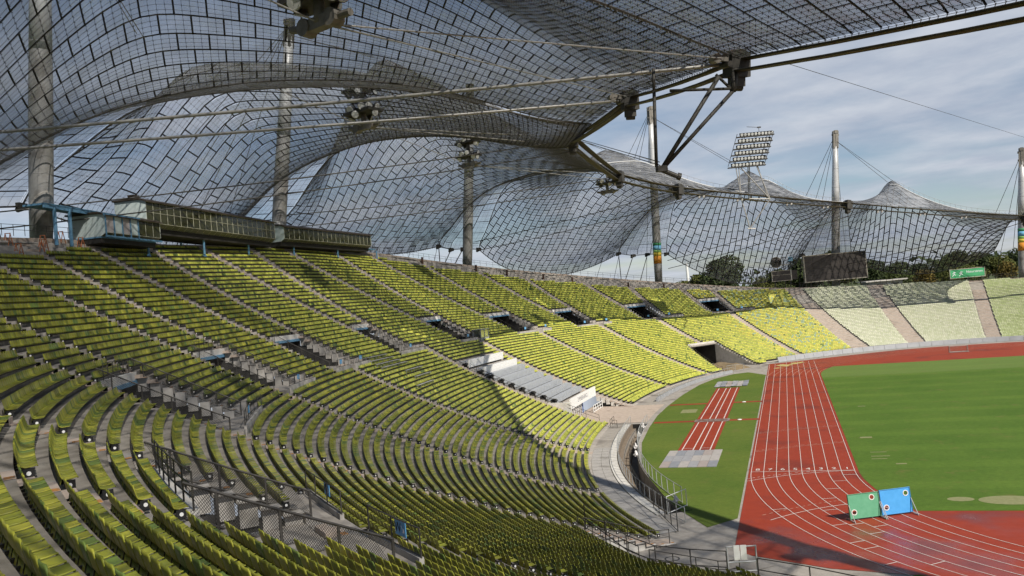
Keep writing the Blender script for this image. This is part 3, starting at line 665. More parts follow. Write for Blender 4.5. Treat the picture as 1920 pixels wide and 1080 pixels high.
LOW = {-2: (251, 33), -1: (227, 30), 0: (197, 32.2), 1: (162, 33.2), 2: (132.5, 26.4), 3: (109.3, 19.2), 4: (91.6, 17.6), 5: (74, 16)}
APEX = {-2: (250, 26, 44), -1: (227, 40, 58), 0: (209.3, 54, 56.5), 1: (174, 45, 67.5), 2: (131.5, 35, 56.7), 3: (110.6, 35, 50.6), 4: (94.2, 34, 44), 5: (74, 30, 34)}
def edge_curve(k, tab, off, n=60):
    A = VF[k]; ph = MPH[k]+(off if k >= 0 else 0); B = kp(R(ph))+(srim(ph)+.5)*kn(R(ph)); t = np.array(tab); w_ = np.linspace(0, t[-1, 0], n)
    # monotone-ish smooth interpolation
    z = np.interp(w_, t[:, 0], t[:, 1]); kk = 5
    zs = np.convolve(np.pad(z, kk, mode='edge'), np.ones(2*kk+1)/(2*kk+1), 'valid'); zs[0], zs[-1] = z[0], z[-1]
    return np.c_[A[0]+(B[0]-A[0])*w_, A[1]+(B[1]-A[1])*w_, zs]
def resample(C, n):
    l = np.r_[0, np.cumsum(np.linalg.norm(np.diff(C, axis=0), axis=1))]; t = np.linspace(0, l[-1], n); return np.c_[[np.interp(t, l, C[:, i]) for i in range(3)]].T
GN = 121
def sail_grid(k):
    Lc = resample(edge_curve(k, LZ[k], -1.5), GN); Rc = resample(edge_curve(k+1, RZ[k+1], 3.0), GN)
    front = [VF[k]]
    order_ = sorted(EN)
    a = {-2: -2, -1: -1, 0: .6, 1: 1, 2: 2.45, 3: 3.42, 4: 4, 5: 5}[k]; b = {-1: -1, 0: .6, 1: 1, 2: 2.45, 3: 3.42, 4: 4, 5: 5, 6: 6}[k+1]
    front += [EN[q] for q in order_ if a < q < b]+[VF[k+1]]
    Fc = resample(np.array(front), GN)
    # slight inward sag of the edge between the fixed points
    lowp, lz = LOW[k]; p0, p1 = Lc[-1], Rc[-1]; u = np.linspace(0, 1, GN)
    lw = gp(lowp, srim(lowp)+1.8, lz)
    # quadratic through end, low, end
    tl = .5; Q = (lw-p0*(1-tl)**2-p1*tl**2)/(2*tl*(1-tl)); Bc = p0*((1-u)**2)[:, None]+Q*(2*u*(1-u))[:, None]+p1*(u**2)[:, None]
    U = u[:, None, None]; Vv = u[None, :, None]
    S = (1-Vv)*Fc[:, None, :]+Vv*Bc[:, None, :]+(1-U)*Lc[None]+U*Rc[None]-((1-U)*(1-Vv)*Fc[0]+U*(1-Vv)*Fc[-1]+(1-U)*Vv*Bc[0]+U*Vv*Bc[-1])
    ap = APEX[k]; A = gp(ap[0], ap[1], ap[2]); d2 = (S[..., 0]-A[0])**2+(S[..., 1]-A[1])**2; iu, iv = np.unravel_index(np.argmin(d2), d2.shape)
    ua, va = u[iu], u[iv]; H = A[2]-S[iu, iv, 2]
    eu = math.log(.5)/math.log(min(max(ua, .15), .85)); ev = math.log(.5)/math.log(min(max(va, .15), .85))
    tri = lambda t, a: np.where(t < a, t/a, (1-t)/(1-a))
    ua = min(max(ua, .15), .85); va = min(max(va, .15), .85); B_ = (tri(u, ua)**1.25)[:, None]*(tri(u, va)**1.35)[None, :]
    win = np.sin(np.pi*u)**.5
    ker = np.exp(-(np.arange(-9, 10)/4.5)**2); ker /= ker.sum(); Bs = np.pad(B_, 9, mode='reflect', reflect_type='odd')
    Bs = np.apply_along_axis(lambda q: np.convolve(q, ker, 'valid'), 0, Bs); Bs = np.apply_along_axis(lambda q: np.convolve(q, ker, 'valid'), 1, Bs)
    Bs = np.maximum(Bs, 0); Bs[0] = Bs[-1] = 0; Bs[:, 0] = 0; Bs[:, -1] = 0; Bs /= Bs.max()
    S[..., 2] += H*Bs
    return S
def ev_(S, u, v):
    n = S.shape[0]-1; x = np.clip(np.asarray(u)*n, 0, n-1e-6); y = np.clip(np.asarray(v)*n, 0, n-1e-6); i = x.astype(int); j = y.astype(int); a = (x-i)[..., None]; b = (y-j)[..., None]
    return S[i, j]*(1-a)*(1-b)+S[i+1, j]*a*(1-b)+S[i, j+1]*(1-a)*b+S[i+1, j+1]*a*b
def nv_(S, u, v):
    e = .012; n_ = np.cross(ev_(S, np.minimum(u+e, 1), v)-ev_(S, np.maximum(u-e, 0), v), ev_(S, u, np.minimum(v+e, 1))-ev_(S, u, np.maximum(v-e, 0)))
    n_ /= np.linalg.norm(n_, axis=-1, keepdims=True)+1e-9; n_[n_[..., 2] < 0] *= -1; return n_
def glaze(S, root, nu, nv, near_, netdiv, studs, netr, jw, sk=0.):
    panes = []
    na = int(round(nu*(1+sk))); ue = np.linspace(0, 1+sk, na+1); uc = lambda a, v: np.clip(a-sk*np.asarray(v), 0, 1)
    lenu = np.linalg.norm(np.diff(S[:, S.shape[1]//2], axis=0), axis=1).sum(); lenv = np.linalg.norm(np.diff(S[S.shape[0]//2], axis=0), axis=1).sum()
    gu, gv = .05/lenu, .05/lenv
    jV = []; jF = []
    def ribbon3(u0, v0, u1, v1, hw, segs):
        t = np.linspace(0, 1, segs+1); vv = v0+(v1-v0)*t; uu = uc(u0+(u1-u0)*t, vv)
        if np.ptp(uu)+np.ptp(vv) < .008 or (uu.max() <= 0) or (uu.min() >= 1): return
        if v0 != v1: ok_ = (uu > 0) & (uu < 1); uu, vv = uu[ok_], vv[ok_]; segs = len(uu)-1
        if segs < 1: return
        C = ev_(S, uu, vv); n_ = nv_(S, uu, vv); C = C+n_*.085
        d = np.gradient(C, axis=0); sd = np.cross(d, n_); sd /= np.linalg.norm(sd, axis=1, keepdims=True)+1e-9
        o = sum(len(q) for q in jV); jV.append(np.vstack([C+sd*hw, C-sd*hw])); m_ = segs+1
        jF.extend([(o+i, o+i+1, o+m_+i+1, o+m_+i) for i in range(segs)])
    for i in range(na):
        vb = np.linspace(0, 1, nv+1) if i % 2 == 0 else np.r_[0, (np.arange(nv)+.5)/nv, 1]
        for a, b in zip(vb[:-1], vb[1:]):
            v4 = np.array([a+gv, a+gv, b-gv, b-gv]); u4 = uc(np.array([ue[i]+gu, ue[i+1]-gu, ue[i+1]-gu, ue[i]+gu]), v4)
            if (u4[1]-u4[0])+(u4[2]-u4[3]) < .25/nu: continue
            C = ev_(S, u4, v4); n_ = nv_(S, u4.mean(keepdims=True), v4.mean(keepdims=True))[0]
            panes.append(np.vstack([C+n_*.10, C+n_*.135]))
        for v in vb[1:-1]: ribbon3(ue[i], v, ue[i+1], v, jw/2, 2)
    for u0 in ue[1:-1]: ribbon3(u0, 0, u0, 1, jw/2*1.15, nv*2)
    npmesh('joint_strip', np.vstack(jV), jF, gasket, root, kind='stuff')
    panes = np.array(panes)
    FB = [(3, 2, 1, 0), (4, 5, 6, 7), (0, 1, 5, 4), (1, 2, 6, 5), (2, 3, 7, 6), (3, 0, 4, 7)]
    c = panes.mean(1)-CAM; z = np.maximum(c@CF, .5); xy = np.stack([(panes[:, :4]-CAM)@CR, (panes[:, :4]-CAM)@CU], -1)/np.maximum((panes[:, :4]-CAM)@CF, .5)[..., None]
    ar = .5*abs((xy[:, 2, 0]-xy[:, 0, 0])*(xy[:, 3, 1]-xy[:, 1, 1])-(xy[:, 3, 0]-xy[:, 1, 0])*(xy[:, 2, 1]-xy[:, 0, 1]))
    inf = (c@CF > 1) & (abs(c@CR) < z*.68) & (abs(c@CU) < z*.40)
    od = np.argsort(-np.where(inf, ar, 0)); sing = od[:near_]; rest = od[near_:]
    b0 = base(root)
    for i in sing:
        me = bpy.data.meshes.new('pane'); me.from_pydata((panes[i]-b0).tolist(), [], FB); me.update(); me.materials.append(acryl); link('pane', me, root)
    if len(rest):
        V = panes[rest].reshape(-1, 3); F = (np.array(FB)[None]+(np.arange(len(rest))*8)[:, None, None]).reshape(-1, 4); npmesh('pane_field', V, F, acryl, root, kind='stuff')
    if netdiv:
        ul = np.linspace(0, 1+sk, na*netdiv+1); vl = np.linspace(0, 1, nv*netdiv+1); UU, VV = np.meshgrid(ul, vl, indexing='ij'); UU = uc(UU, VV); X = ev_(S, UU, VV)
        a, fa = tubes_np(X, netr); b, fb = tubes_np(X.transpose(1, 0, 2), netr); npmesh('cable_net', np.vstack([a, b]), np.vstack([fa, fb+len(a)]), rope, root, kind='stuff')
        if studs:
            n_ = nv_(S, UU, VV).reshape(-1, 3); q = X.reshape(-1, 3); a, fa = tubes_np(np.stack([q-n_*.14, q+n_*.09], 1), .034); npmesh('net_stud', a, fa, dcast, root, kind='stuff')
SLAB = {-2: 'tent sail of grey acrylic panes at the top right above the ring cable clamp', -1: 'nearest tent sail of large acrylic panes spanning the top left', 0: 'tent sail of grey panes behind the two nearest masts on the left',
        1: 'tent sail of grey panes above the second long glazed cabin', 2: 'tent sail of grey panes left of the mast with the rainbow band', 3: 'tent sail of grey panes under the tall floodlight rack', 4: 'farthest full tent sail of grey panes behind the big dark scoreboard', 5: 'sliver of grey tent sail at the far right edge'}
SAIL = {}
for k in range(-2, 5):
    S = sail_grid(k); SAIL[k] = S
    root = empty('roof_sail', tuple(S[60, 119]), SLAB[k], 'tent roof', 'acrylic tent sails of the stadium roof')
    nu = {-2: 17, -1: 20, 0: 22, 1: 25, 2: 26, 3: 25, 4: 24}[k]; nv = {-2: 24, -1: 25, 0: 24, 1: 24, 2: 24, 3: 22, 4: 20}[k]
    glaze(S, root, nu, nv, 300, 4 if k < 3 else 3, k < 3, {-2: .02, -1: .02, 0: .021, 1: .022, 2: .022, 3: .017, 4: .017}[k], {-2: .17, -1: .19, 0: .2, 1: .22, 2: .22, 3: .23, 4: .24}[k], {-2: 0., -1: .15}.get(k, .35))
    for nm, C in (('edge_cable', S[0]), ('edge_cable', S[-1]), ('edge_cable', S[:, -1])):
        mb = MB(); mb.path(resample(C, 40), .11, 5)
        for q in resample(C, 60): mb.tube(q-(0, 0, .22), q+(0, 0, .16), .07, 4)
        mb.build(nm, rope, root)
# light glazing that closes the eyes round the masts
for k in range(0, 5):
    a = resample(edge_curve(k, RZ[k], 3.0), 121)[24:]; b = resample(edge_curve(k, LZ[k], -1.5), 121)[24:]; n = len(a); u = np.linspace(0, 1, n)
    S = a[None]*(1-u)[:, None, None]+b[None]*u[:, None, None]; out = nrm(MPH[k]); S = S+out*(np.sin(np.pi*u)[:, None, None]*2.6+.4)*(u[None, :, None]**1.5)
    root = empty('eye_glazing', tuple(S[n//2, -1]), ['light glazing panel round the mast nearest the left edge', 'light glazing panel round the mast behind the long cabins', 'light glazing panel round the mast right of the long cabins', 'light glazing panel round the mast with the rainbow band', 'light glazing panel round the mast behind the big scoreboard'][k], 'tent roof', 'light glazing round the masts')
    glaze(S, root, 4, 15, 60, 3, False, .02, .16)
# ---------------------------------------------------------------- ring cable with clamps
ringc = empty('ring_cable', tuple(EN[-1]), 'thick brown ring cable bundle along the front edge of the tent roof', 'cable')
ks = sorted(EN)
for a, b in zip(ks[:-1], ks[1:]):
    A, B = EN[a], EN[b]; d = B-A; h = np.array([d[1], -d[0], 0])/np.linalg.norm(d[:2]); upv = np.cross(d/np.linalg.norm(d), h); upv = upv if upv[2] > 0 else -upv
    for lev in (0, 1):
        for j in range(5):
            o = h*((j-2)*.20+ (0.35 if lev else -.35))+upv*(-1.05 if lev == 0 else .0)
            mb = MB(); mid = (A+B)/2-np.array([0, 0, .25]); mb.path([A+o, A*.75+B*.25+o-(0, 0, .19), mid+o, A*.25+B*.75+o-(0, 0, .19), B+o], .105, 8); mb.build('strand', rust, ringc, True)
    # short fixing rods that tie the net to the ring cable
    mb = MB(); nrod = max(6, int(np.linalg.norm(d)/.85))
    for i in range(1, nrod):
        q = A+d*i/nrod; mb.tube(q+upv*.12-h*.2, q+upv*.25-h*1.9+np.array([0, 0, .35]), .035, 4)
    mb.build('tie_rod', rope, ringc, kind='stuff')
for k in ks[1:-1]:
    A = EN[k]; d = EN[k+1]-EN[k-1]; d /= np.linalg.norm(d); h = np.array([d[1], -d[0], 0])/np.linalg.norm(d[:2]); upv = np.cross(h, d); upv = upv if upv[2] > 0 else -upv
    mb = MB(); c = A-upv*.5
    mb.box(c, d, h, upv, 1.5, 1.9, 2.1); mb.box(c-upv*1.35, d, h, upv, .95, 1.2, 1.0); mb.box(c+upv*1.15, d, h, upv, 1.1, 1.3, .3)
    mb.tube(c-upv*1.9-h*.5, c-upv*1.9+h*.5, .34, 10); mb.tube(c-h*1.2-d*.9, c-h*1.2+d*.9, .3, 8)
    mb.build('clamp', dcast, ringc)
    mb = MB(); mb.box(c-h*1.5+upv*.55, h, d, upv, 2.0, .8, .5); mb.tube(c-h*2.2-d*.45+upv*.55, c-h*2.2+d*.45+upv*.55, .42, 10); mb.build('cable_socket', cast, ringc)
# gate bracket hanging from the near clamp
st = empty('cable_bracket', (-14.2, -14.7, 29.8), 'dark triangular steel bracket hanging below the nearest ring cable clamp', 'bracket')
P_ = lambda *q: np.array(q, float)
for a, b, r in ((P_(-8.6, -13.0, 37.3), P_(-13.9, -14.6, 29.9), .19), (P_(-7.5, -12.6, 36.0), P_(-13.7, -14.5, 30.0), .17), (P_(-14.0, -14.8, 36.6), P_(-14.4, -14.8, 30.0), .15), (P_(-12.7, -14.4, 36.5), P_(-7.5, -12.6, 36.2), .13), (P_(-14.0, -14.8, 36.6), P_(-13.9, -14.6, 38.6), .15), (P_(-7.5, -12.6, 36.0), P_(-8.8, -12.9, 37.6), .13), (P_(-7.5, -12.6, 36.0), P_(-7.2, -11.9, 38.0), .3)):
    MB().tube(a, b, r, 8).build('bar', dcast, st, True)
MB().box((-14.0, -14.6, 29.8), (.95, .3, 0), (-.3, .95, 0), (0, 0, 1), 1.0, .5, .5).tube((-14.0, -14.6, 29.7), (-12.7, -14.1, 29.0), .22, 10).tube((-12.75, -14.1, 29.05), (-12.5, -14.0, 28.95), .32, 10).build('foot', dcast, st)
for dz in (0, .28):
    a, b = P_(-14.1, -14.8, 30.1+dz), EN[1]+np.array([1.0, 0, -.6+dz]); MB().tube(a, b, .045, 5).build('guy_wire', dcast, st)
# ---------------------------------------------------------------- stay ropes from the ring cable back to the rim
ends = {-1: [(-78.3, -30.3, 39.8)], 0: [(-80.4, -28.8, 38.7)], 1: [(-90.4, -19.5, 34.6), (-90.6, -19.5, 32.7)], 2: [], 3: [], 4: [], 5: []}
slab = {-1: ['long thick stay rope crossing the picture to the clamp with the bracket'], 0: ['long thick stay rope just below the topmost one on the left'], 1: ['upper stay rope running in front of the short blue cabin', 'lower stay rope running in front of the short blue cabin'],
        2: ['upper stay rope rising from the long cabins', 'lower stay rope rising from the long cabins'], 3: ['upper thin stay rope in front of the sail right of the cabins', 'lower thin stay rope in front of the sail right of the cabins'], 4: ['upper thin stay rope crossing the sail under the floodlight rack', 'lower thin stay rope crossing the sail under the floodlight rack'], 5: ['upper thin stay rope rising to the right behind the scoreboard', 'lower thin stay rope rising to the right behind the scoreboard']}
for k in range(-1, 6):
    e = ends[k]
    if not e:
        d = MPH[k-1]; b = gp(d-1.0, srim(d)+1.0, float(zt(d, srim(d)))+4.2); e = [tuple(b+(0, 0, 2.4)), tuple(b)]
    for i, q in enumerate(e):
        A = EN[k]+np.array([0, 0, -.3-.9*i])-tang(180)*0; q = np.array(q); r = .16 if k <= 0 else .085
        if i: A = lerp(EN[k], EN[min(k+1, 5)], .12)+np.array([0, 0, -1.2])
        pts = [A+(q-A)*t-np.array([0, 0, 1])*4*t*(1-t)*(.6 if k > 0 else .2) for t in np.linspace(0, 1, 14)]
        mb = MB().path(pts, r, 7)
        o = mb.build('stay_rope', ropel if k <= 0 else rope, None, True); tag(o, slab[k][i], 'rope', 'stay ropes from ring cable to rim')
# ---------------------------------------------------------------- masts
mastm = mat('mast_steel', (.27, .265, .25), (.40, .39, .37), .8, .5, metal=.2, c3=(.19, .18, .165), s3=.45, f3=.52)
TOP = {-1: (-40, -72, 72), 0: (-82, -14, 75), 1: (-87.6, 43.9, 74.6), 2: (-76, 106, 75), 3: (-38.1, 156.8, 73.6), 4: (13.7, 175.6, 61.5), 5: (60.6, 171.8, 48.4)}
MLAB = {-1: 'grey steel mast standing left of the camera', 0: 'thick grey steel mast nearest the left edge', 1: 'grey steel mast rising behind the joint of the long cabins', 2: 'grey steel mast right of the long cabins below the sail gap', 3: 'grey steel mast with rainbow coloured band', 4: 'grey steel mast rising behind the big dark scoreboard', 5: 'grey steel mast at the right edge'}
bandc = [mat('band_green', (.06, .28, .12)), mat('band_blue', (.16, .42, .62)), mat('band_light_green', (.25, .45, .12)), mat('band_yellow', (.62, .50, .06)), mat('band_orange', (.62, .26, .03))]
for k in range(-1, 6):
    d = MPH[k]; B = gp(d, srim(d)+(2.6 if k != 4 else 4.5), float(zt(d, srim(d)))-1.0); T_ = np.array(TOP[k], float); ax = T_-B; Hm = np.linalg.norm(ax); ax /= Hm
    root = empty('roof_mast', tuple(B), MLAB[k], 'mast', 'steel masts behind the stands')
    r0 = 1.28 if k < 3 else 1.2
    mb = MB(); mb.lathe(B, [(r0*.92, 0), (r0, Hm*.12), (r0*1.02, Hm*.35), (r0*.9, Hm*.65), (r0*.62, Hm*.94), (r0*.6, Hm*.955)], 20, ax); mb.build('shaft', mastm, root, True)
    if k >= 0: c0_, c1_ = .52, .95; rf = lambda t: np.interp(t, [0, .12, .35, .65, .94], [r0*.92, r0, r0*1.02, r0*.9, r0*.62])*1.006; MB().lathe(B+ax*Hm*c0_, [(rf(c0_), 0), (rf(.65), Hm*(.65-c0_)), (rf(.8), Hm*(.8-c0_)), (rf(.94), Hm*(.94-c0_))], 20, ax).build('upper_shaft', mat('silver_mast_sunlit', (.46, .46, .45), (.58, .58, .57), .7, .45, metal=.25), root, True)  # upper shaft in lighter silver, its sunlit brightness put into the colour
    mb = MB()
    for t in (.1, .2, .3, .42, .54, .66, .78): rr = np.interp(t, [0, .12, .35, .65, .94], [r0*.92, r0, r0*1.02, r0*.9, r0*.62]); mb.lathe(B+ax*Hm*t, [(rr*.99, 0), (rr*1.015, .02), (rr*1.015, .1), (rr*.99, .12)], 20, ax)
    mb.build('weld_ring', mastm, root)
    x, y, _ = frame(ax); o = nrm(d); o = o-ax*(o@ax); o /= np.linalg.norm(o); tn = np.cross(ax, o)
    mb = MB(); c = B+ax*Hm*.972
    mb.box(c+o*.45, o, tn, ax, .5, 1.5, 5.0); mb.box(c-o*.45, o, tn, ax, .5, 1.5, 5.0); mb.box(c, o, tn, ax, 1.6, .35, 4.2); mb.box(c+ax*2.2+o*.1, o, tn, ax, 2.0, .9, .9); mb.box(c-ax*2.4, o, tn, ax, 1.5, 1.5, .6)
    mb.tube(c+ax*1.4-tn*1.0, c+ax*1.4+tn*1.0, .32, 10); mb.tube(c-ax*.8-tn*.95, c-ax*.8+tn*.95, .28, 10); mb.build('mast_head', dcast if k < 3 else cast, root)
    for i, (sg, q) in enumerate(((1, 26), (1, 32), (-1, 30), (1, 38))):      # backstays to the ground outside
        e = B+nrm(d)*q+tang(d)*(4+5*i)*sg-np.array([0, 0, 8.]); MB().tube(c+ax*1.2+o*.5, e, .07, 5).build('backstay', rope, root)
    if k >= -1 and k < 5:       # suspension ropes to the high point of the sail
        ap = APEX[k]; A = gp(*ap)
        for sg in (-1, 1): MB().tube(c-ax*.5-o*.5, A+tang(ap[0])*sg*.8+(0, 0, .4), .06, 5).build('suspension_rope', rope, root)
    if k == 3 or k == 5:
        h0 = 0.0
        zb = {3: 27.6, 5: 21.5}[k]; t = (zb-B[2])/ax[2]
        for cc, hh in zip(reversed(bandc), (2.3, 1.0, .7, 1.4, .8)):
            MB().lathe(B+ax*t, [(r0*1.035, 0), (r0*1.04, hh*.98)], 20, ax).build('paint_band', cc, root, True); t += hh
# ---------------------------------------------------------------- fences
def post_mesh(h, r, material, n=5):
    o = MB().tube((0, 0, 0), (0, 0, h), r, n).build('post', material); me = o.data; bpy.data.objects.remove(o); return me
def fence(name, label, path, h, post=2.0, rails=(.08, 1.0), wires=.13, material=None, r=.03, cat='fence', wr=.006, horiz=0.0, group=None):
    material = material or steel; path = np.array(path, float); Ln = np.linalg.norm(np.diff(path, axis=0), axis=1).sum(); n = max(2, int(round(Ln/post))+1); C = resample(path, n)
    root = empty(name, tuple(C[0]), label, cat, group); pme = post_mesh(h, r, material)
    for q in C: o = link('post', pme, root); o.location = q-C[0]
    for t in rails:
        mb = MB(); mb.path(C+np.array([0, 0, h*t]), r*.85, 5); mb.build('rail', material, root)
    if wires:
        D = resample(path, max(2, int(Ln/wires))); a, fa = tubes_np(np.stack([D+(0, 0, h*rails[0]), D+(0, 0, h*rails[-1])], 1), wr); 
        if horiz:
            hs = np.arange(h*rails[0]+horiz, h*rails[-1], horiz); Hh = np.stack([C+(0, 0, z) for z in hs]); b, fb = tubes_np(Hh, wr); fa = np.vstack([fa, fb+len(a)]); a = np.vstack([a, b])
        npmesh('wire_mesh', a, fa, material, root, kind='stuff')
    return root
def kline(d0, d1, s, z=0., n=60): return np.array([gp(d, s, z) for d in np.linspace(d0, d1, n)])
# ---------------------------------------------------------------- trench in front of the south-west rows
trm = mat('trench_paving', (.16, .125, .09), (.23, .185, .14), 2.0, .9, bump=.3, bscale=8)
mb = MB(); ds = np.linspace(TRN[0], TRN[1], 50)
def strip(mb, s0_, z0_, s1_, z1_, ds=ds):
    for a, b in zip(ds[:-1], ds[1:]): mb.quad(gp(a, s0_, z0_), gp(b, s0_, z0_), gp(b, s1_, z1_), gp(a, s1_, z1_))
strip(mb, TI, -.03, TI, -2.6); strip(mb, TI, -2.6, -1.75, -2.6); strip(mb, -1.75, -2.6, -1.75, -1.5); strip(mb, -1.05, -1.5, -1.05, -.6)
tr = mb.build('trench', concrete); tag(tr, kind='structure')
mb = MB(); strip(mb, -1.75, -1.5, -1.05, -1.5); strip(mb, -1.05, -.6, -.6, -.6); strip(mb, -.6, -.6, -.6, .10); strip(mb, -.6, .10, -.34, .10); strip(mb, -.34, .10, -.34, -.1); mb.build('trench_floor', trm, tr)
mb = MB()
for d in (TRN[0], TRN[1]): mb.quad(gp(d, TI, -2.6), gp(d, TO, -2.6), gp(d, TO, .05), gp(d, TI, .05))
mb.build('trench_end_shade', black, tr)  # black sheets paint in the shade of the opening under the apron
# coping stones beside the path, kerb of the path
mb = MB()
for a, b in zip(ds[:-1], ds[1:]):
    a2, b2 = a+.03, b-.03; mb.box8([gp(a2, -.32, -.02), gp(b2, -.32, -.02), gp(b2, .55, -.02), gp(a2, .55, -.02), gp(a2, -.32, .08), gp(b2, -.32, .08), gp(b2, .55, .08), gp(a2, .55, .08)])
mb.build('coping_slab', concrete_w, tr, kind='stuff')
mb = MB(); strip(mb, .62, .012, 2.66, .012, np.linspace(203, 231, 40)); mb.build('front_path', mat('path_concrete', (.33, .315, .295), (.42, .40, .375), 1.4, .85, bump=.2, bscale=12, c3=(.25, .235, .215), s3=.4, f3=.57), tr)
mb = MB()
for d in np.arange(203.6, 231, 1.35): c_ = (gp(d, .66, .016)+gp(d, 2.6, .016))/2; mb.box(c_, tang(d), nrm(d), (0, 0, 1), .035, 1.9, .006)
for s_j in (1.55,):
    for a, b in zip(np.arange(203.2, 230, .9), np.arange(204.1, 231, .9)): mb.box((gp(a, s_j, .0165)+gp(b, s_j, .0165))/2, (gp(b, s_j, 0)-gp(a, s_j, 0))/np.linalg.norm(gp(b, s_j, 0)-gp(a, s_j, 0)), nrm((a+b)/2), (0, 0, 1), np.linalg.norm(gp(b, s_j, 0)-gp(a, s_j, 0)), .03, .005)
mb.build('slab_joint', mat('joint_dirt', (.10, .09, .078), rough=.9), tr, kind='stuff')
fence('trench_fence', 'grey mesh fence on the lawn side of the curved trench', kline(189, 225.6, TI-.15, 0.), 1.5, 2.0, (.05, .98), .09, steel, .04, wr=.02)
fence('trench_fence', 'grey mesh fence on the seat side of the curved trench', kline(189, 230, -.45, .1), 1.25, 1.6, (.05, .98), .09, steel, .035, wr=.018)
fence('trench_railing', 'low pipe railing in the middle of the curved trench', kline(197, 225, -1.78, -1.5), 1.3, 2.2, (.5, 1.0), 0, dsteel, .03)
fence('trench_gate', 'white pipe frame closing the south end of the trench', np.array([gp(227.6, -.4, 0), gp(226.4, -2.9, 0)]), 1.5, 5.0, (.05, 1.0), .1, white, .04, 'gate', wr=.01)
fence('trench_railing', 'dark mesh railing on the passage side of the trench end', np.array([gp(226, .0, .1), gp(231.3, 1.2, .1)]), 1.9, 1.9, (.03, .98), .1, dsteel, .04, wr=.01)
wbag = mat('white_cloth', (.72, .70, .70), (.8, .78, .78), 3, .8)
for i, (d, s, z, lb) in enumerate(((191.5, -2.6, 0.2, 'white cloth bag hanging at the dark end of the trench'), (197, -2.6, 0.1, 'white cloth bag on the trench fence next to the dark end'), (204, -2.6, .1, 'white cloth bag halfway along the trench fence'), (207.5, -2.6, .0, 'larger white cloth bag on the curve of the trench fence'), (226.2, -2.0, .5, 'white cloth bundle inside the white frame gate'))):
    c = gp(d, s, z); mb = MB(); V = []; F = []
    for j, h in enumerate(np.linspace(0, .75, 5)):
        for t in range(8): rr = (.14, .24, .20, .12, .05)[j]*(1+.45*math.sin(t*2.3+j*1.7+i)); V.append(c+np.array([rr*math.cos(t*math.pi/4), rr*.8*math.sin(t*math.pi/4), h-.2]))
    F = [(j*8+t, j*8+(t+1) % 8, (j+1)*8+(t+1) % 8, (j+1)*8+t) for j in range(4) for t in range(8)]+[tuple(range(7, -1, -1)), tuple(range(32, 40))]
    tag(npmesh('cloth_bag', np.array(V), F, wbag), lb, 'bag', 'white bags along the trench')
# ---------------------------------------------------------------- fences and barriers at the foot of the other rows
fence('front_fence', 'pale mesh fence below the sunlit rows beside the lawn', kline(134.3, 168.5, -.9, 0.), 1.3, 2.0, (.05, .98), .1, steel, .035, wr=.018)
barm_ = mat('grey_barrier', (.30, .31, .325), (.36, .37, .385), .6, .6)
mb = MB(); ds2 = np.linspace(134.3, 167.5, 50)
for a, b in zip(ds2[:-1], ds2[1:]): mb.box8([gp(a, -.5, -.02), gp(b, -.5, -.02), gp(b, -.2, -.02), gp(a, -.2, -.02), gp(a, -.5, .6), gp(b, -.5, .6), gp(b, -.2, .6), gp(a, -.2, .6)])
tag(mb.build('front_wall', barm_), 'low pale wall behind the fence below the sunlit rows', 'wall')
barm = mat('grey_barrier', (.30, .31, .325), (.36, .37, .385), .6, .6)
root = empty('track_barrier', tuple(gp(100, 3.2, 0)), 'plain grey panel barrier round the north end of the track', 'barrier')
ds3 = np.arange(68, 121.6, 1.7)
def nwall(d): return 2.6+1.0*np.clip((112-d)/14, 0, 1)
for a, b in zip(ds3[:-1], ds3[1:]):
    mb = MB(); a2, b2 = a+.02, b-.02
    mb.box8([gp(a2, nwall(a), 0.), gp(b2, nwall(b), 0.), gp(b2, nwall(b)+.15, 0.), gp(a2, nwall(a)+.15, 0.), gp(a2, nwall(a)+.25, 1.15), gp(b2, nwall(b)+.25, 1.15), gp(b2, nwall(b)+.4, 1.15), gp(a2, nwall(a)+.4, 1.15)])
    mb.build('panel', barm, root)
fence('row_front_rail', 'thin pipe rail along the lowest rows above the grey barrier', kline(104, 122, 4.75, .25), 1.0, 2.4, (.5, 1.0), 0, dsteel, .025)
# ---------------------------------------------------------------- entrances cut into the stand
signb = mat('sign_blue', (.10, .33, .62), (.13, .38, .68), 3, .5); signw = mat('sign_white', (.75, .76, .78)); signk = mat('sign_black', (.02, .025, .04))
def arrow(c, x, y, size, parent):
    mb = MB(); x, y = np.asarray(x, float), np.asarray(y, float); d = (x-y)/1.414; e = (x+y)/1.414; n = np.cross(x, y)
    mb.box(c, d, e, n, size, size*.12, .006); tip = c+d*size*.5
    mb.box(tip-x*size*.2, x, y, n, size*.42, size*.12, .0062); mb.box(tip+y*size*.2, x, y, n, size*.12, size*.42, .0064); return mb.build('arrow', signw, parent)
VL = ['entrance opening with dark mouth left of the multicoloured seats', 'entrance opening second from the pale north stand', 'entrance opening third from the pale north stand', 'entrance opening straight above the long sunlit aisle', 'entrance opening with a small glass kiosk at its corner', 'entrance opening above the sections with white bench rows', 'entrance opening in the middle of the shaded west stand', 'entrance opening below the two nearest masts', 'entrance opening with the blue X sign', 'nearest entrance opening with the blue W sign']
lets = ['', '', '', '', '', '', '', '', 'X', 'W']
vblock = mat('grey_precast', (.36, .34, .31), (.48, .455, .42), 1.4, .85, bump=.15, bscale=10, c3=(.25, .235, .21), s3=.8, f3=.55)
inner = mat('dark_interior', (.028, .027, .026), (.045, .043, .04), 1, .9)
railm = mat('brown_grey_pipe', (.055, .051, .046), (.09, .083, .075), 5, .5, metal=.3)
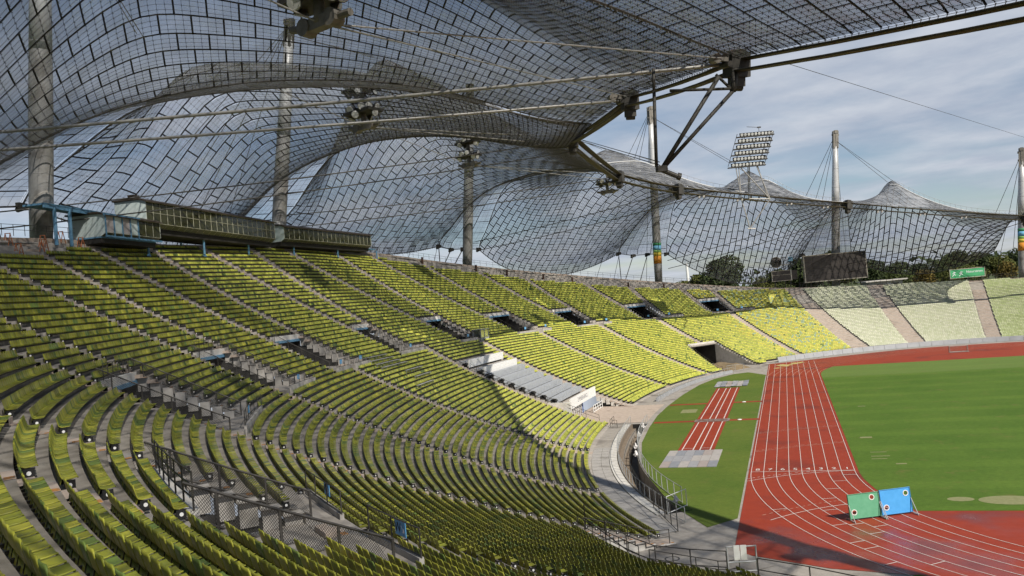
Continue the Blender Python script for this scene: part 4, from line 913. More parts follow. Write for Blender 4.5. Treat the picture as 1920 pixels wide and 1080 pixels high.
for iv, (a, b) in enumerate(VOM):
    s0_, s1_ = vs(a); k0 = 37 if a < 240 else 35; k1 = 45 if a < 240 else 41; mid = (a+b)/2; zf = float(rowz(mid, k0-1)); ztop = float(rowz(mid, k1))
    root = empty('stand_entrance', tuple(gp(mid, s0_, zf)), VL[iv], 'entrance', 'entrances cut into the stand')
    G = lambda d, s, z: gp(d, s, z)
    MB().box8([G(a, s0_-.0, zf-.25), G(b, s0_, zf-.25), G(b, s1_+9, zf-.25), G(a, s1_+9, zf-.25), G(a, s0_, zf-.003), G(b, s0_, zf-.003), G(b, s1_+9, zf-.003), G(a, s1_+9, zf-.003)]).build('floor', concrete, root)
    # tunnel behind the mouth
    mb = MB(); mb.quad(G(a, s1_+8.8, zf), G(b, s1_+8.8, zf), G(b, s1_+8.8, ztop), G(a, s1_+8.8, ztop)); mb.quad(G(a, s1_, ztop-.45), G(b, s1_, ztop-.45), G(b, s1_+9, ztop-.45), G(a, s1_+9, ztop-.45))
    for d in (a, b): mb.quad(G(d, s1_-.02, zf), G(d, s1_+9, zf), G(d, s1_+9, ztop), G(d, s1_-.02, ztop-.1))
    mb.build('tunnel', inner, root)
    # stepped side walls: one block per row
    for d, sg in ((a, -1), (b, 1)):
        w_ = .22/110*57.3*sg
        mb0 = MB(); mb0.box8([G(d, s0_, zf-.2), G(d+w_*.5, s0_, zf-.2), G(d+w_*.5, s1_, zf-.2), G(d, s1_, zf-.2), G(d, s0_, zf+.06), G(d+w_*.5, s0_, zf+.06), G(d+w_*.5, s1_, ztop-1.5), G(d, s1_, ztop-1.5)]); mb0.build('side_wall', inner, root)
        for k in range(k0, k1):
            z1_ = float(rowz(d, k))+.015; sA = S0+k*TR+.03; sB = S0+(k+1)*TR-.12; zb = max(zf, z1_-1.05)
            mb = MB(); o = -.10*sg/110*57.3
            mb.box8([G(d+o, sA, zb), G(d+w_, sA, zb), G(d+w_, sB, zb), G(d+o, sB, zb), G(d+o, sA, z1_), G(d+w_, sA, z1_), G(d+w_, sB, z1_), G(d+o, sB, z1_)]); mb.build('wall_block', vblock, root)
    # lintel
    MB().box8([G(a, s1_-.05, ztop-.5), G(b, s1_-.05, ztop-.5), G(b, s1_+.3, ztop-.5), G(a, s1_+.3, ztop-.5), G(a, s1_-.05, ztop+.12), G(b, s1_-.05, ztop+.12), G(b, s1_+.3, ztop+.12), G(a, s1_+.3, ztop+.12)]).build('lintel', concrete_w, root)
    MB().box8([G(a, s1_-.12, ztop-.8), G(b, s1_-.12, ztop-.8), G(b, s1_+.2, ztop-.8), G(a, s1_+.2, ztop-.8), G(a, s1_-.12, ztop-.49), G(b, s1_-.12, ztop-.49), G(b, s1_+.2, ztop-.49), G(a, s1_+.2, ztop-.49)]).build('lintel_beam', bsteel, root)
    # railings along both sides and over the mouth
    for d, sg in ((a, -1), (b, 1)):
        off = .35*sg/110*57.3; sp = [S0+(k+.5)*TR for k in range(k0-1, k1+1)]; base_ = np.array([gp(d+off, s) for s in sp]); mb = MB(); 
        pi = list(range(0, len(sp), 2)); 
        for i in pi: MB().tube(base_[i], base_[i]+(0, 0, 1.08), .035 if a < 225 else .05, 5).build('railing_post', railm, root)
        for h in (.10, 1.06): mb.path(base_+np.array([0, 0, h]), .034 if a < 225 else .045, 5)
        mb.build('rail', railm, root)
        if a > 185:
            D = resample(base_, 60 if a < 225 else 76); aa, fa = tubes_np(np.stack([D+(0, 0, .08), D+(0, 0, 1.04)], 1), .007 if a < 225 else .012)
            md = 9; Dl, Dh = D[:-md], D[md:]; aa, fa = tubes_np(np.stack([Dl+(0, 0, .1), Dh+(0, 0, 1.04)], 1), .006 if a < 225 else .009); bb, fb = tubes_np(np.stack([Dh+(0, 0, .1), Dl+(0, 0, 1.04)], 1), .006 if a < 225 else .009); npmesh('wire_mesh', np.vstack([aa, bb]), np.vstack([fa, fb+len(aa)]), railm, root, kind='stuff')
    C = [gp(d, s1_+.1, ztop+.1) for d in np.linspace(a, b, 7)]; mb = MB()
    for q in C: MB().tube(q, q+(0, 0, 1.1), .03, 5).build('railing_post', railm, root)
    for h in (.35, .7, 1.08): mb.path([q+(0, 0, h) for q in C], .028, 5)
    mb.build('rail', railm, root)
    # landing with parapets left and right of the stair that leads down
    dl = min((aisle_phi(q, s0_, False) for q in LO), key=lambda q: abs(q-mid)); zl = float(rowz(mid, k0-2))+.02
    L0, L1 = a-2.6, b+.2
    MB().box8([G(L0, s0_-1.25, zl-.3), G(L1, s0_-1.25, zl-.3), G(L1, s0_+.02, zl-.3), G(L0, s0_+.02, zl-.3), G(L0, s0_-1.25, zf-.005), G(L1, s0_-1.25, zf-.005), G(L1, s0_+.02, zf-.005), G(L0, s0_+.02, zf-.005)]).build('landing', concrete, root)
    for p0, p1 in ((dl+.75, L1), (L0, dl-.75)):
        if p1-p0 < .6: continue
        p1_, p0_ = p1, p0
        pp_ = MB().box8([G(p0_, s0_-1.42, zl-.55), G(p1_, s0_-1.42, zl-.55), G(p1_, s0_-1.25, zl-.55), G(p0_, s0_-1.25, zl-.55), G(p0_, s0_-1.42, zf+.22), G(p1_, s0_-1.42, zf+.22), G(p1_, s0_-1.25, zf+.22), G(p0_, s0_-1.25, zf+.22)]).build('parapet', vblock, root)
        n = max(3, int((p1_-p0_)/1.1)+2); C = np.array([gp(d, s0_-1.33, zf+.22) for d in np.linspace(p0_, p1_, n)]); mb = MB()
        for q in C: MB().tube(q, q+(0, 0, .95), .03, 5).build('railing_post', railm, root)
        for h in (.05, .93): mb.path(C+np.array([0, 0, h]), .028, 5)
        mb.build('rail', railm, root)
        D = resample(C, 46); aa, fa = tubes_np(np.stack([D+(0, 0, .05), D+(0, 0, .92)], 1), .009); npmesh('wire_mesh', aa, fa, railm, root, kind='stuff')
        dm = p0_*.35+p1_*.65; x = -tang(dm); y = np.array([0, 0, 1.]); fcv = -nrm(dm)
        c = gp(dm, s0_-1.33, zf+.85)+fcv*.05
        sg_ = MB().box(c, x, y, fcv, .85 if a > 200 else .7, .5, .03).build('sign', signb, root)
        sg_b = c+fcv*.02
        for xs_, fs_ in ((x, fcv), (-x, -fcv)):
            sb_ = c+fs_*.02
            if lets[iv]: text_mesh('sign_letter', lets[iv], .5, sb_-xs_*.18, xs_, y, signk, root, .003)
            arrow(sb_+xs_*(.2 if lets[iv] else 0), xs_, y, .28, root)
# sign boards facing the camera at the nearest entrance are the ones above
# ---------------------------------------------------------------- passages at field level
def passage(name, label, left, right, slen, zfun):
    root = empty(name, tuple(gp((left(0)+right(0))/2, 1, 0)), label, 'passage')
    ss = np.arange(0, slen+.01, TR); mb = MB()
    for f, sg in ((left, 1), (right, -1)):
        for s_a in np.arange(S0, slen, TR):
            k = row_of(s_a+.1); d0, d1 = f(s_a), f(s_a+TR); z = float(rowz(d0, k)); o = .18/95*57.3*sg
            MB().box8([gp(d0, s_a, -.05), gp(d0+o, s_a, -.05), gp(d1+o, s_a+TR, -.05), gp(d1, s_a+TR, -.05), gp(d0, s_a, z+.03), gp(d0+o, s_a, z+.03), gp(d1+o, s_a+TR, z+.03), gp(d1, s_a+TR, z+.03)]).build('wall_block', concrete_w, root)
        pts = np.array([gp(f(s_a)+.25*sg/95*57.3, s_a+.4) for s_a in np.arange(S0, slen, TR)]); mr_ = MB()
        for h in (.55, 1.1): mr_.path(pts+np.array([0, 0, h]), .035, 5)
        mr_.build('rail', railm, root)
        for q in pts[::2]: MB().tube(q, q+(0, 0, 1.12), .035, 5).build('railing_post', railm, root)
        D = resample(pts, 110); aa, fa = tubes_np(np.stack([D+(0, 0, .1), D+(0, 0, 1.08)], 1), .008); npmesh('wire_mesh', aa, fa, railm, root, kind='stuff')
    l, r = left(slen), right(slen); z = float(rowz((l+r)/2, row_of(slen)+1))
    m2 = MB(); m2.box8([gp(r, slen, z-.9), gp(l, slen, z-.9), gp(l, slen+.5, z-.9), gp(r, slen+.5, z-.9), gp(r, slen, z+.05), gp(l, slen, z+.05), gp(l, slen+.5, z+.05), gp(r, slen+.5, z+.05)]); m2.build('lintel', concrete_w, root)
    m2 = MB(); m2.quad(gp(r, slen+7, -.05), gp(l, slen+7, -.05), gp(l, slen+7, z), gp(r, slen+7, z)); m2.quad(gp(r, slen+.4, z-.85), gp(l, slen+.4, z-.85), gp(l, slen+7, z-.85), gp(r, slen+7, z-.85))
    for d in (l, r): m2.quad(gp(d, slen-.05, -.05), gp(d, slen+7, -.05), gp(d, slen+7, z), gp(d, slen-.05, z))
    m2.build('tunnel', inner, root)
    m2 = MB()
    for q, s2 in zip(ss[:-1], ss[1:]): m2.quad(gp(right(q), q, .004), gp(left(q), q, .004), gp(left(s2), s2, .004), gp(right(s2), s2, .004))
    m2.quad(gp(r, ss[-1], .004), gp(l, ss[-1], .004), gp(l, slen+7, .004), gp(r, slen+7, .004)); m2.build('floor', concrete, root)
    C = np.array([gp(d, slen+.2, z+.05) for d in np.linspace(r, l, 8)]); mr_ = MB()
    for h in (.5, 1.0): mr_.path(C+np.array([0, 0, h]), .03, 5)
    for q in C: mr_.tube(q, q+(0, 0, 1.0), .03, 5)
    mr_.build('top_railing', railm, root)
    return root
gateo = passage('field_gate', 'wide gateway with pale side walls at the north end of the straight', gate_l, gate_r, 18.4, None)
sgate = passage('field_gate', 'railed stair passage in the shade at the bottom of the picture', lambda s: 238.2, lambda s: 232.9, 10.3, None)
# earth heap in the north gate
V = []; F = []; n = 22
for i in range(n):
    for j in range(n):
        u, v = i/(n-1), j/(n-1); d = 127.2+5.6*u; s = 1.5+11*v; e = math.sin(math.pi*u)**.8*math.sin(math.pi*v)**.7
        z = e*(1.5+.5*math.sin(5*u+3*v)+.35*math.sin(11*v+2*u))+.2*rng.random()*e; V.append(gp(d, s, z-.02))
F = [(i*n+j, (i+1)*n+j, (i+1)*n+j+1, i*n+j+1) for i in range(n-1) for j in range(n-1)]
tag(npmesh('earth_heap', np.array(V), F, dirt, None, True), 'heap of brown earth in the north gateway', 'heap')
fence('site_barrier', 'small steel barrier standing before the earth heap', np.array([(-18.6, 99.6, 0), (-15.2, 102.0, 0)]), 1.4, 1.8, (.08, 1.0), .1, steel, .04, 'barrier', wr=.012)
# ---------------------------------------------------------------- press seats with the white fronted room below
pgrey = mat('press_desk_grey', (.33, .35, .375), (.41, .43, .455), 1.5, .5); pdark = mat('press_dark', (.03, .032, .035), rough=.7)  # grey for the desks, plain black for their end caps
apr = MB(); dsA = np.linspace(170.9, 186.9, 16)
for a, b in zip(dsA[:-1], dsA[1:]): apr.quad(gp(a, -2.5, .006), gp(b, -2.5, .006), gp(b, 10.2, .006), gp(a, 10.2, .006))
tag(apr.build('concrete_apron', concrete_l), kind='structure')
pa, pb = 171.6, 184.6
ordn = ['lowest', 'second lowest', 'third lowest', 'fourth lowest', 'fifth lowest', 'sixth lowest', 'seventh lowest', 'eighth lowest', 'topmost']
ks_ = [11, 13, 15, 17, 19, 21, 23, 25, 28]
for i, k in enumerate(ks_):
    s = S0+(k+.3)*TR; z = float(rowz(178, k)); dd = np.linspace(pa, pb, 12)
    hi = i >= 7
    root = empty('press_bench', tuple(gp(178, s, z)), 'grey press desk row with slotted back, %s of nine' % ordn[i] + (' and with a white front' if hi else ''), 'bench', 'press desk rows')
    def slab(name, sA, sB, zA, zB, material, d0=pa, d1=pb, nseg=10, tilt=0.):
        mb = MB(); q = np.linspace(d0, d1, nseg+1)
        for a, b in zip(q[:-1], q[1:]): mb.box8([gp(a, sA, z+zA), gp(b, sA, z+zA), gp(b, sB, z+zA+tilt), gp(a, sB, z+zA+tilt), gp(a, sA, z+zB), gp(b, sA, z+zB), gp(b, sB, z+zB+tilt), gp(a, sB, z+zB+tilt)])
        return mb.build(name, material, root)
    slab('desk_top', s-.55, s+.35, .72, .80, pgrey, tilt=.12)
    slab('desk_front', s-.62, s-.54, .05, .86, white if hi else pgrey)
    if hi: slab('parapet', s-.85, s-.68, -.1, 1.15, white)
    slab('seat_shelf', s+.55, s+.95, .45, .52, pgrey); slab('back_rail', s+.98, s+1.04, .80, .90, pgrey)
    for q in np.linspace(pa+.2, pb-.2, 22):
        c = gp(q, s+1.01, z+.55); MB().box(c, tang(q), nrm(q), (0, 0, 1), .12, .07, .55).build('slat', pgrey, root)
    mb = MB(); mb.tube(gp(pb-.2, s-.5, z+.5), gp(pb+.2, s-.5, z+.5), .17, 8); mb.build('end_cap', pdark, root)
root = empty('press_room', tuple(gp(178.5, 10, 0)), 'white fronted room with lettered fascia below the press rows', 'room')
zt_ = 2.75
def pbox(name, d0, d1, sA, sB, zA, zB, material, nseg=8):
    mb = MB(); q = np.linspace(d0, d1, nseg+1)
    for a, b in zip(q[:-1], q[1:]): mb.box8([gp(a, sA, zA), gp(b, sA, zA), gp(b, sB, zA), gp(a, sB, zA), gp(a, sA, zB), gp(b, sA, zB), gp(b, sB, zB), gp(a, sB, zB)])
    return mb.build(name, material, root)
pbox('fascia', 171.3, 185.2, 9.3, 9.55, 2.1, 3.7, white); pbox('roof_slab', 171.3, 185.2, 9.55, 11.4, 2.25, 2.5, concrete_w)
pbox('side_wall', 185.2, 185.9, 9.3, 14.5, 0, 3.3, concrete_w, 1); pbox('rear_wall', 171.3, 185.2, 12.2, 12.4, 0, 2.3, inner)
gcab = mat_glass('cabin_glass', (.52, .66, .66), .12, .22, (.35, .50, .50))
for i in range(7):
    d0 = 177.6+i*1.05; pbox('glass_panel', d0+.05, d0+1.0, 9.9, 9.95, .08, 2.1, gcab, 1); pbox('mullion', d0, d0+.06, 9.86, 9.98, 0, 2.1, white, 1)
pbox('blue_locker', 175.9, 176.9, 10.2, 11.0, 0, 1.6, mat('locker_blue', (.03, .08, .28)), 1)
x = -tang(178.5); text_mesh('fascia_lettering', 'ZIMMERHANDL', 1.0, gp(178.6, 9.28, 2.95), x, (0, 0, 1), mat('letter_grey', (.32, .32, .34)), root, .004)
wf = white
mb = MB(); C = np.array([gp(d, 8.3, 0.) for d in np.linspace(171.3, 176.4, 5)])
for q in C: mb.tube(q, q+(0, 0, 1.15), .06, 6)
for h in (.08, .6, 1.12): mb.path(C+np.array([0, 0, h]), .05, 6)
mb.build('white_railing', white, root)
for sd in (170.75,):     # stepped white blocks of the stair beside the room
    for k in range(0, 8):
        s_a = S0+k*TR; z = float(rowz(sd, k)); MB().box8([gp(sd-.05, s_a+.05, max(0, z-.75)), gp(sd+.35, s_a+.05, max(0, z-.75)), gp(sd+.35, s_a+.7, max(0, z-.75)), gp(sd-.05, s_a+.7, max(0, z-.75)), gp(sd-.05, s_a+.05, z+.05), gp(sd+.35, s_a+.05, z+.05), gp(sd+.35, s_a+.7, z+.05), gp(sd-.05, s_a+.7, z+.05)]).build('stair_block', concrete_w, root)
pts = np.array([gp(aisle_phi(LO[8], s, False)-.9, s) for s in np.arange(4.8, 29, TR)]); fence('press_stair_rail', 'dark pipe rail down the stair left of the press rows', pts, 1.05, 2.2, (.5, 1.0), 0, railm, .035)
pts = np.array([gp(d, 2.4, .05) for d in np.linspace(187, 190.5, 6)]+[gp(190.5, 1.3, .05)]); fence('press_stair_rail', 'short pipe rail at the foot of the stair left of the press room', pts, 1.05, 1.6, (.5, 1.0), 0, railm, .035)
# white bench rows among the seats, small kiosk, standing table
for i, (d0, d1, s) in enumerate(((196.5, 201.5, 33.2), (196.2, 201.6, 32.4), (196.0, 201.8, 31.5), (195.6, 202, 30.7), (194.6, 199, 28.9), (195.2, 199.6, 27.3), (197.8, 202.6, 25.6))):
    k = row_of(s); z = float(rowz(198, k)); root = empty('press_table', tuple(gp((d0+d1)/2, s, z)), 'narrow pale table fixed among the green seats, number %s from the top' % ('one two three four five six seven'.split()[i]), 'table', 'pale tables among the seats')
    q = np.linspace(d0, d1, 7); mb = MB()
    for a, b in zip(q[:-1], q[1:]): mb.box8([gp(a, s-.35, z+.82), gp(b, s-.35, z+.82), gp(b, s+.05, z+.82), gp(a, s+.05, z+.82), gp(a, s-.35, z+.87), gp(b, s-.35, z+.87), gp(b, s+.05, z+.87), gp(a, s+.05, z+.87)])
    mb.build('table_top', mat('pale_laminate', (.42, .42, .40), (.50, .50, .47), 3, .5), root)
    for a in q: MB().tube(gp(a, s-.15, z), gp(a, s-.15, z+.82), .03, 5).build('leg', steel, root)
kg = mat('kiosk_grey', (.36, .38, .36), (.42, .44, .42), 2, .6)
root = empty('glass_kiosk', tuple(gp(166.3, 33.0, None)), 'small grey kiosk with windows at the corner of an entrance', 'kiosk'); zk = float(rowz(166.5, 34))
def kb(name, d0, d1, sA, sB, zA, zB, material): return MB().box8([gp(d0, sA, zk+zA), gp(d1, sA, zk+zA), gp(d1, sB, zk+zA), gp(d0, sB, zk+zA), gp(d0, sA, zk+zB), gp(d1, sA, zk+zB), gp(d1, sB, zk+zB), gp(d0, sB, zk+zB)]).build(name, material, root)
kb('wall', 164.6, 167.2, 32.6, 34.4, -.8, 1.0, kg); kb('roof', 164.5, 167.3, 32.5, 34.5, 2.5, 2.65, kg); kb('corner_post', 164.6, 164.75, 32.6, 32.75, 1.0, 2.5, kg); kb('corner_post', 167.05, 167.2, 32.6, 32.75, 1.0, 2.5, kg); kb('corner_post', 165.85, 166.0, 32.6, 32.75, 1.0, 2.5, kg); kb('rear_wall', 164.6, 167.2, 34.2, 34.4, 1.0, 2.5, kg)
kb('window', 164.8, 165.8, 32.65, 32.7, 1.05, 2.45, gcab); kb('window', 166.05, 167.0, 32.65, 32.7, 1.05, 2.45, gcab)
# ---------------------------------------------------------------- glazed cabins on the rim
bronze = mat('cabin_roof', (.045, .034, .024), (.07, .055, .04), 1.5, .6); wglass = mat_glass('seat_reflection_glass', (.34, .35, .22), .22, .62, (.062, .064, .026), .05); frm = mat('window_frame', (.40, .39, .29), (.48, .47, .36), 3, .5); pale = mat('cabin_panel', (.56, .66, .64), (.64, .72, .70), 1, .5); soff = mat('soffit', (.035, .032, .028), rough=.8)  # olive of the cabin windows paints in the reflected seats
def cabin(label, A, B, D, z0, z1, ncol, rows, deck=None, open_end=False, posts=(), solid=0):
    A, B = np.array([*A, 0.]), np.array([*B, 0.]); x = (B-A); Ln = np.linalg.norm(x); x /= Ln; y = np.array([-x[1], x[0], 0]); y = y if y@nrm(190) > 0 else -y
    root = empty('glazed_cabin', (A[0], A[1], z0), label, 'cabin', 'glazed cabins on the rim'); up = np.array([0, 0, 1.]); Q = lambda u, d, z: A+x*u+y*d+up*z
    zc = z0+(z1-z0)*.16
    def prism(name, u0, u1, sec, material): 
        n = len(sec); V = [Q(u0, d, z) for d, z in sec]+[Q(u1, d, z) for d, z in sec]; return npmesh(name, np.array(V), [tuple(range(n-1, -1, -1)), tuple(range(n, 2*n))]+[(i, (i+1) % n, n+(i+1) % n, n+i) for i in range(n)], material, root)
    prism('floor', 0, Ln, [(.75, z0-.18), (D, z0-.18), (D, z0), (.75, z0)], bsteel if open_end else soff); prism('soffit', .1, Ln-.1, [(.8, z0-.75), (D-.1, z0-.9), (D-.1, z0-.182), (.8, z0-.182)], soff)
    prism('roof', -.25, Ln+.25, [(-.30, z1-.05), (.9, z1+.45), (D+.2, z1+.45), (D+.2, z1+.25), (.9, z1+.22), (-.30, z1-.18)], bronze)
    prism('rear_wall', 0, Ln, [(D-.12, z0), (D, z0), (D, z1+.22), (D-.12, z1+.22)], pale)
    sec = [(.0, zc), (.75, z0), (D-.13, z0), (D-.13, z1+.2), (.75, z1+.2), (0., z1-.05)]
    prism('end_panel', 0.0, .08, sec, pale); prism('end_panel', Ln-.08, Ln, sec, pale)
    st_ = Ln/ncol; zr = [zc+(z1-.1-zc)*t for t in np.linspace(0, 1, rows+1)]
    for i in range(ncol):
        u0, u1 = i*st_+.05, (i+1)*st_-.05
        for r0, r1 in zip(zr[:-1], zr[1:]): prism('pane', u0, u1, [(.03, r0+.04), (.06, r0+.04), (.06, r1-.04), (.03, r1-.04)], wglass if i >= solid else (pale if i % 2 else mat('grey_pink_panel', (.42, .38, .37), (.48, .44, .43), 1, .6)))
        prism('lower_panel', u0, u1, [(.03, zc-.02), (.72, z0+.02), (.75, z0+.05), (.06, zc+.01)], mat('lower_pane', (.075, .078, .04), (.10, .10, .055), 1.5, .35))
    mb = MB()
    for i in range(ncol+1): u = min(max(i*st_, .05), Ln-.05); mb.tube(Q(u, .02, zc), Q(u, .02, z1-.1), .04, 4); mb.tube(Q(u, .02, zc), Q(u, .74, z0), .035, 4)
    for z in zr: mb.tube(Q(0, .02, z), Q(Ln, .02, z), .045, 4)
    mb.build('window_frame', frm, root)
    if solid:
        for u in np.linspace(0, solid*st_, solid+1): MB().box(Q(u, -.02, (z0+z1)/2), x, y, up, .14, .12, z1-z0+.2).build('blue_stud', bsteel, root)
        MB().box(Q(Ln/2, -.04, z0-.05), x, y, up, Ln+.2, .16, .22).build('blue_sill', bsteel, root); MB().box(Q(solid*st_/2, -.06, z1+.02), x, y, up, solid*st_+.6, .2, .3).build('blue_fascia', bsteel, root)
    for u, d, hb in posts:
        q = Q(u, d, 0); zb = hb; MB().tube((q[0], q[1], zb), (q[0], q[1], z0-.4), .16, 8).build('support_post', bsteel, root); MB().lathe((q[0], q[1], zb), [(.32, 0), (.3, .12), (.18, .3)], 8).build('post_foot', bsteel, root)
    if deck: prism('deck', Ln, Ln+deck, [(.9, z0-.25), (D-.2, z0-.25), (D-.2, z0-.08), (.9, z0-.08)], bsteel); mb = MB(); [mb.tube(Q(Ln+t, .95, z0-.08), Q(Ln+t, .95, z0+1.0), .035, 5) for t in np.linspace(.1, deck-.1, 4)]; [mb.tube(Q(Ln, .95, z0+h), Q(Ln+deck, .95, z0+h), .03, 5) for h in (.5, 1.0)]; mb.build('deck_rail', railm, root)
    return root
def rp_(d, s): return gp(d, s, 0.)[:2]
def ps(A, B, lst):   # posts at phi -> distance along the cabin
    A, B = np.array(A), np.array(B); x = B-A; Ln = np.linalg.norm(x); out = []
    for d, dd in lst:
        q = gp(d, 60.0, None); u = float((q[:2]-A)@(x/Ln)); out.append((u, dd, q[2]-1.0))
    return out
A2, B2 = rp_(207.2, 57.6), rp_(186.6, 58.4)
cabin('longest glazed cabin on blue posts at the top of the west stand', A2, B2, 4.6, 33.6, 37.0, 23, 2, None, False, ps(A2, B2, [(199.4, 1.2), (200.2, 4.0), (191.6, 1.2), (192.4, 4.0)]))
A3, B3 = rp_(184.9, 58.2), rp_(163.6, 58.9)
cabin('second long glazed cabin with deck right of the nearest long one', A3, B3, 4.6, 33.9, 36.5, 20, 1, 3.2, False, ps(A3, B3, [(181.8, 1.2), (182.7, 4.0), (171.2, 1.2), (172.2, 4.0), (161.2, 1.2), (162.0, 3.8)]))
A1_, B1_ = rp_(211.6, 57.6), rp_(206.3, 56.9)
c1 = cabin('short glazed cabin with blue frame left of the longest cabin', A1_, B1_, 5.0, 31.7, 34.2, 7, 1, None, True, ps(A1_, B1_, [(206.6, 1.5)]), 4)
root = empty('blue_canopy', tuple(gp(213, 61, 31)), 'flat blue steel canopy on two posts beside the short cabin', 'canopy')
cA, cB = gp(214.9, 60.4, 34.9), gp(208.4, 59.6, 34.9); xx = (cB-cA)/np.linalg.norm(cB-cA); yy = np.array([-xx[1], xx[0], 0]); yy = yy if yy@nrm(211) > 0 else -yy; Lc = np.linalg.norm(cB-cA)
MB().box((cA+cB)/2+yy*1.2, xx, yy, (0, 0, 1), Lc, 2.6, .22).build('canopy_roof', bsteel, root); MB().box((cA+cB)/2-(0, 0, .2), xx, yy, (0, 0, 1), Lc, .2, .45).build('front_beam', bsteel, root)
for t in (.12, .3): q = cA+xx*Lc*t; MB().tube((q[0], q[1], 30.4), (q[0], q[1], 34.8), .2, 8).build('post', bsteel, root)
# small things on the cabin roofs
for i, (d, s, z, lb) in enumerate(((206.6, 60, 37.5, 'small dark roof vent on the longest cabin'), (184.2, 60.5, 37.1, 'white air unit on the second long cabin'))):
    c = gp(d, s, z); mb = MB(); mb.box(c, tang(d), nrm(d), (0, 0, 1), 1.1+.6*i, .9, .9); mb.box(c+(0, 0, .5), tang(d), nrm(d), (0, 0, 1), 1.2+.6*i, 1.0, .12); tag(mb.build('roof_unit', white if i else bronze), lb, 'vent')
# orange trestles on the empty rows at the left
otm = mat('orange_steel', (.40, .13, .05), (.50, .18, .07), 4, .6)
for i, (d, s) in enumerate(((219.6, 60.2), (218.4, 58.6), (217.8, 60.4), (216.2, 58.9), (215.3, 60.2), (213.5, 60.6), (212.3, 59.9), (210.9, 61.0))):
    c = gp(d, s); t = tang(d); n_ = nrm(d); mb = MB()
    for sg in (-1, 1):
        for y in (-.25, .25): mb.tube(c+t*sg*.45+n_*y, c+n_*y+(0, 0, 1.35), .045, 5)
    mb.tube(c-n_*.3+(0, 0, 1.35), c+n_*.3+(0, 0, 1.35), .045, 5)
    for y in (-.25, .25): mb.tube(c-t*.3+n_*y+(0, 0, .45), c+t*.3+n_*y+(0, 0, .45), .03, 5)
    tag(mb.build('trestle', otm), 'orange steel trestle on the bare rows at the left, %s from the left' % 'first second third fourth fifth sixth seventh eighth'.split()[i], 'trestle', 'orange trestles on the bare rows')
# dark posts at the upper ends of the aisles
for i, d in enumerate((119.5, 123.8, 130.6, 134.5, 139.4, 143.8, 152.5)):
    s = stop_(d)+.8; c = gp(d, s); mb = MB(); mb.box(c+(0, 0, .75), tang(d), nrm(d), (0, 0, 1), .45, .3, 1.5); mb.box(c+(0, 0, 1.52), tang(d), nrm(d), (0, 0, 1), .5, .35, .06); tag(mb.build('aisle_post', mat('rust_brown', (.06, .03, .02), (.09, .045, .03), 4, .8)), 'brown box post at the top of the far aisles, %s from the right' % 'first second third fourth fifth sixth seventh'.split()[i], 'post', 'brown posts above the aisles')
# ---------------------------------------------------------------- boards, clock and signs behind the north rim
scm = mat('lamp_screen', (.040, .034, .030), (.058, .050, .044), .35, .55); frl = mat('board_frame', (.36, .33, .26), (.44, .41, .34), 2, .6)
def board(name, label, cat, c4, thick, material, posts=(), bars=None):
    TL, TRt, BR, BL = (np.array(q, float) for q in c4); x = TRt-TL; w_ = np.linalg.norm(x); x /= w_; y = np.array([0, 0, 1.]); n_ = np.cross(y, x); n_ = n_ if n_@CF > 0 else -n_; h = ((TL-BL)[2]+(TRt-BR)[2])/2; c = (TL+TRt+BR+BL)/4
    root = empty(name, tuple(c-(0, 0, h/2)), label, cat)
    MB().box(c+n_*thick/2, x, y, n_, w_, h, thick).build('screen', material, root)
    t = .16*max(1, h/5)
    for sg in (-1, 1): MB().box(c+y*sg*(h/2)+n_*(thick/2-.08), x, y, n_, w_+t*2, t, thick).build('frame_bar', frl, root); MB().box(c+x*sg*(w_/2)+n_*(thick/2-.06), x, y, n_, t, h-t, thick).build('frame_bar', frl, root)
    for u, zb in posts: q = c+x*u*w_/2+n_*(thick*.6); MB().tube((q[0], q[1], zb), (q[0], q[1], c[2]-h/2+.2), .17, 6).build('leg', dsteel, root)
    return root, c, x, y, n_, w_, h
rt, c, x, y, n_, w_, h = board('scoreboard', 'large blank dark scoreboard with pale frame behind the north stand', 'scoreboard', ((1.2, 168.0, 25.85), (18.6, 173.8, 25.85), (18.6, 173.8, 18.05), (1.2, 168.0, 18.05)), 1.2, scm, ((-.8, 14), (-.42, 14), (.1, 14), (.8, 14)))
mb = MB()
for i in range(1, 7): mb.box(c-n_*.012+x*(i/7-.5)*w_, x, y, n_, .05, h, .02)
for i in range(1, 4): mb.box(c-n_*.013+y*(i/4-.5)*h, x, y, n_, w_, .05, .02)
mb.build('panel_joint', mat('joint_black', (.02, .018, .016)), rt)
rt, c, x, y, n_, w_, h = board('small_scoreboard', 'small dark scoreboard with white stripe below the round clock', 'scoreboard', ((-8.1, 167.1, 22.2), (-2.6, 168.9, 22.2), (-2.6, 168.9, 19.2), (-8.1, 167.1, 19.2)), .6, scm, ((-.7, 15), (.9, 15)))
MB().box(c-n_*.02+x*w_*.49, x, y, n_, .22, h*.95, .05).build('white_stripe', white, rt); MB().box(c-n_*.02+y*.25, x, y, n_, w_*.96, .09, .05).build('divider', frl, rt); MB().box(c+x*(w_*.5+1.0)+n_*.3, x, y, n_, 1.6, h*.9, .5).build('side_panel', scm, rt)
cc = np.array([-6.6, 167.5, 24.8]); rt = empty('stadium_clock', (cc[0], cc[1], 18), 'round dark clock with pale hands above the small scoreboard', 'clock'); xx = x
MB().lathe(cc, [(1.55, 0), (1.6, .1), (1.6, .4), (1.5, .5)], 28, n_).build('clock_face', scm, rt)
mb = MB(); V = []; rr = 28
for i in range(rr):
    t0, t1 = 2*math.pi*i/rr, 2*math.pi*(i+1)/rr; mb.tube(cc+1.6*(x*math.cos(t0)+y*math.sin(t0)), cc+1.6*(x*math.cos(t1)+y*math.sin(t1)), .07, 4)
mb.build('clock_rim', frl, rt)
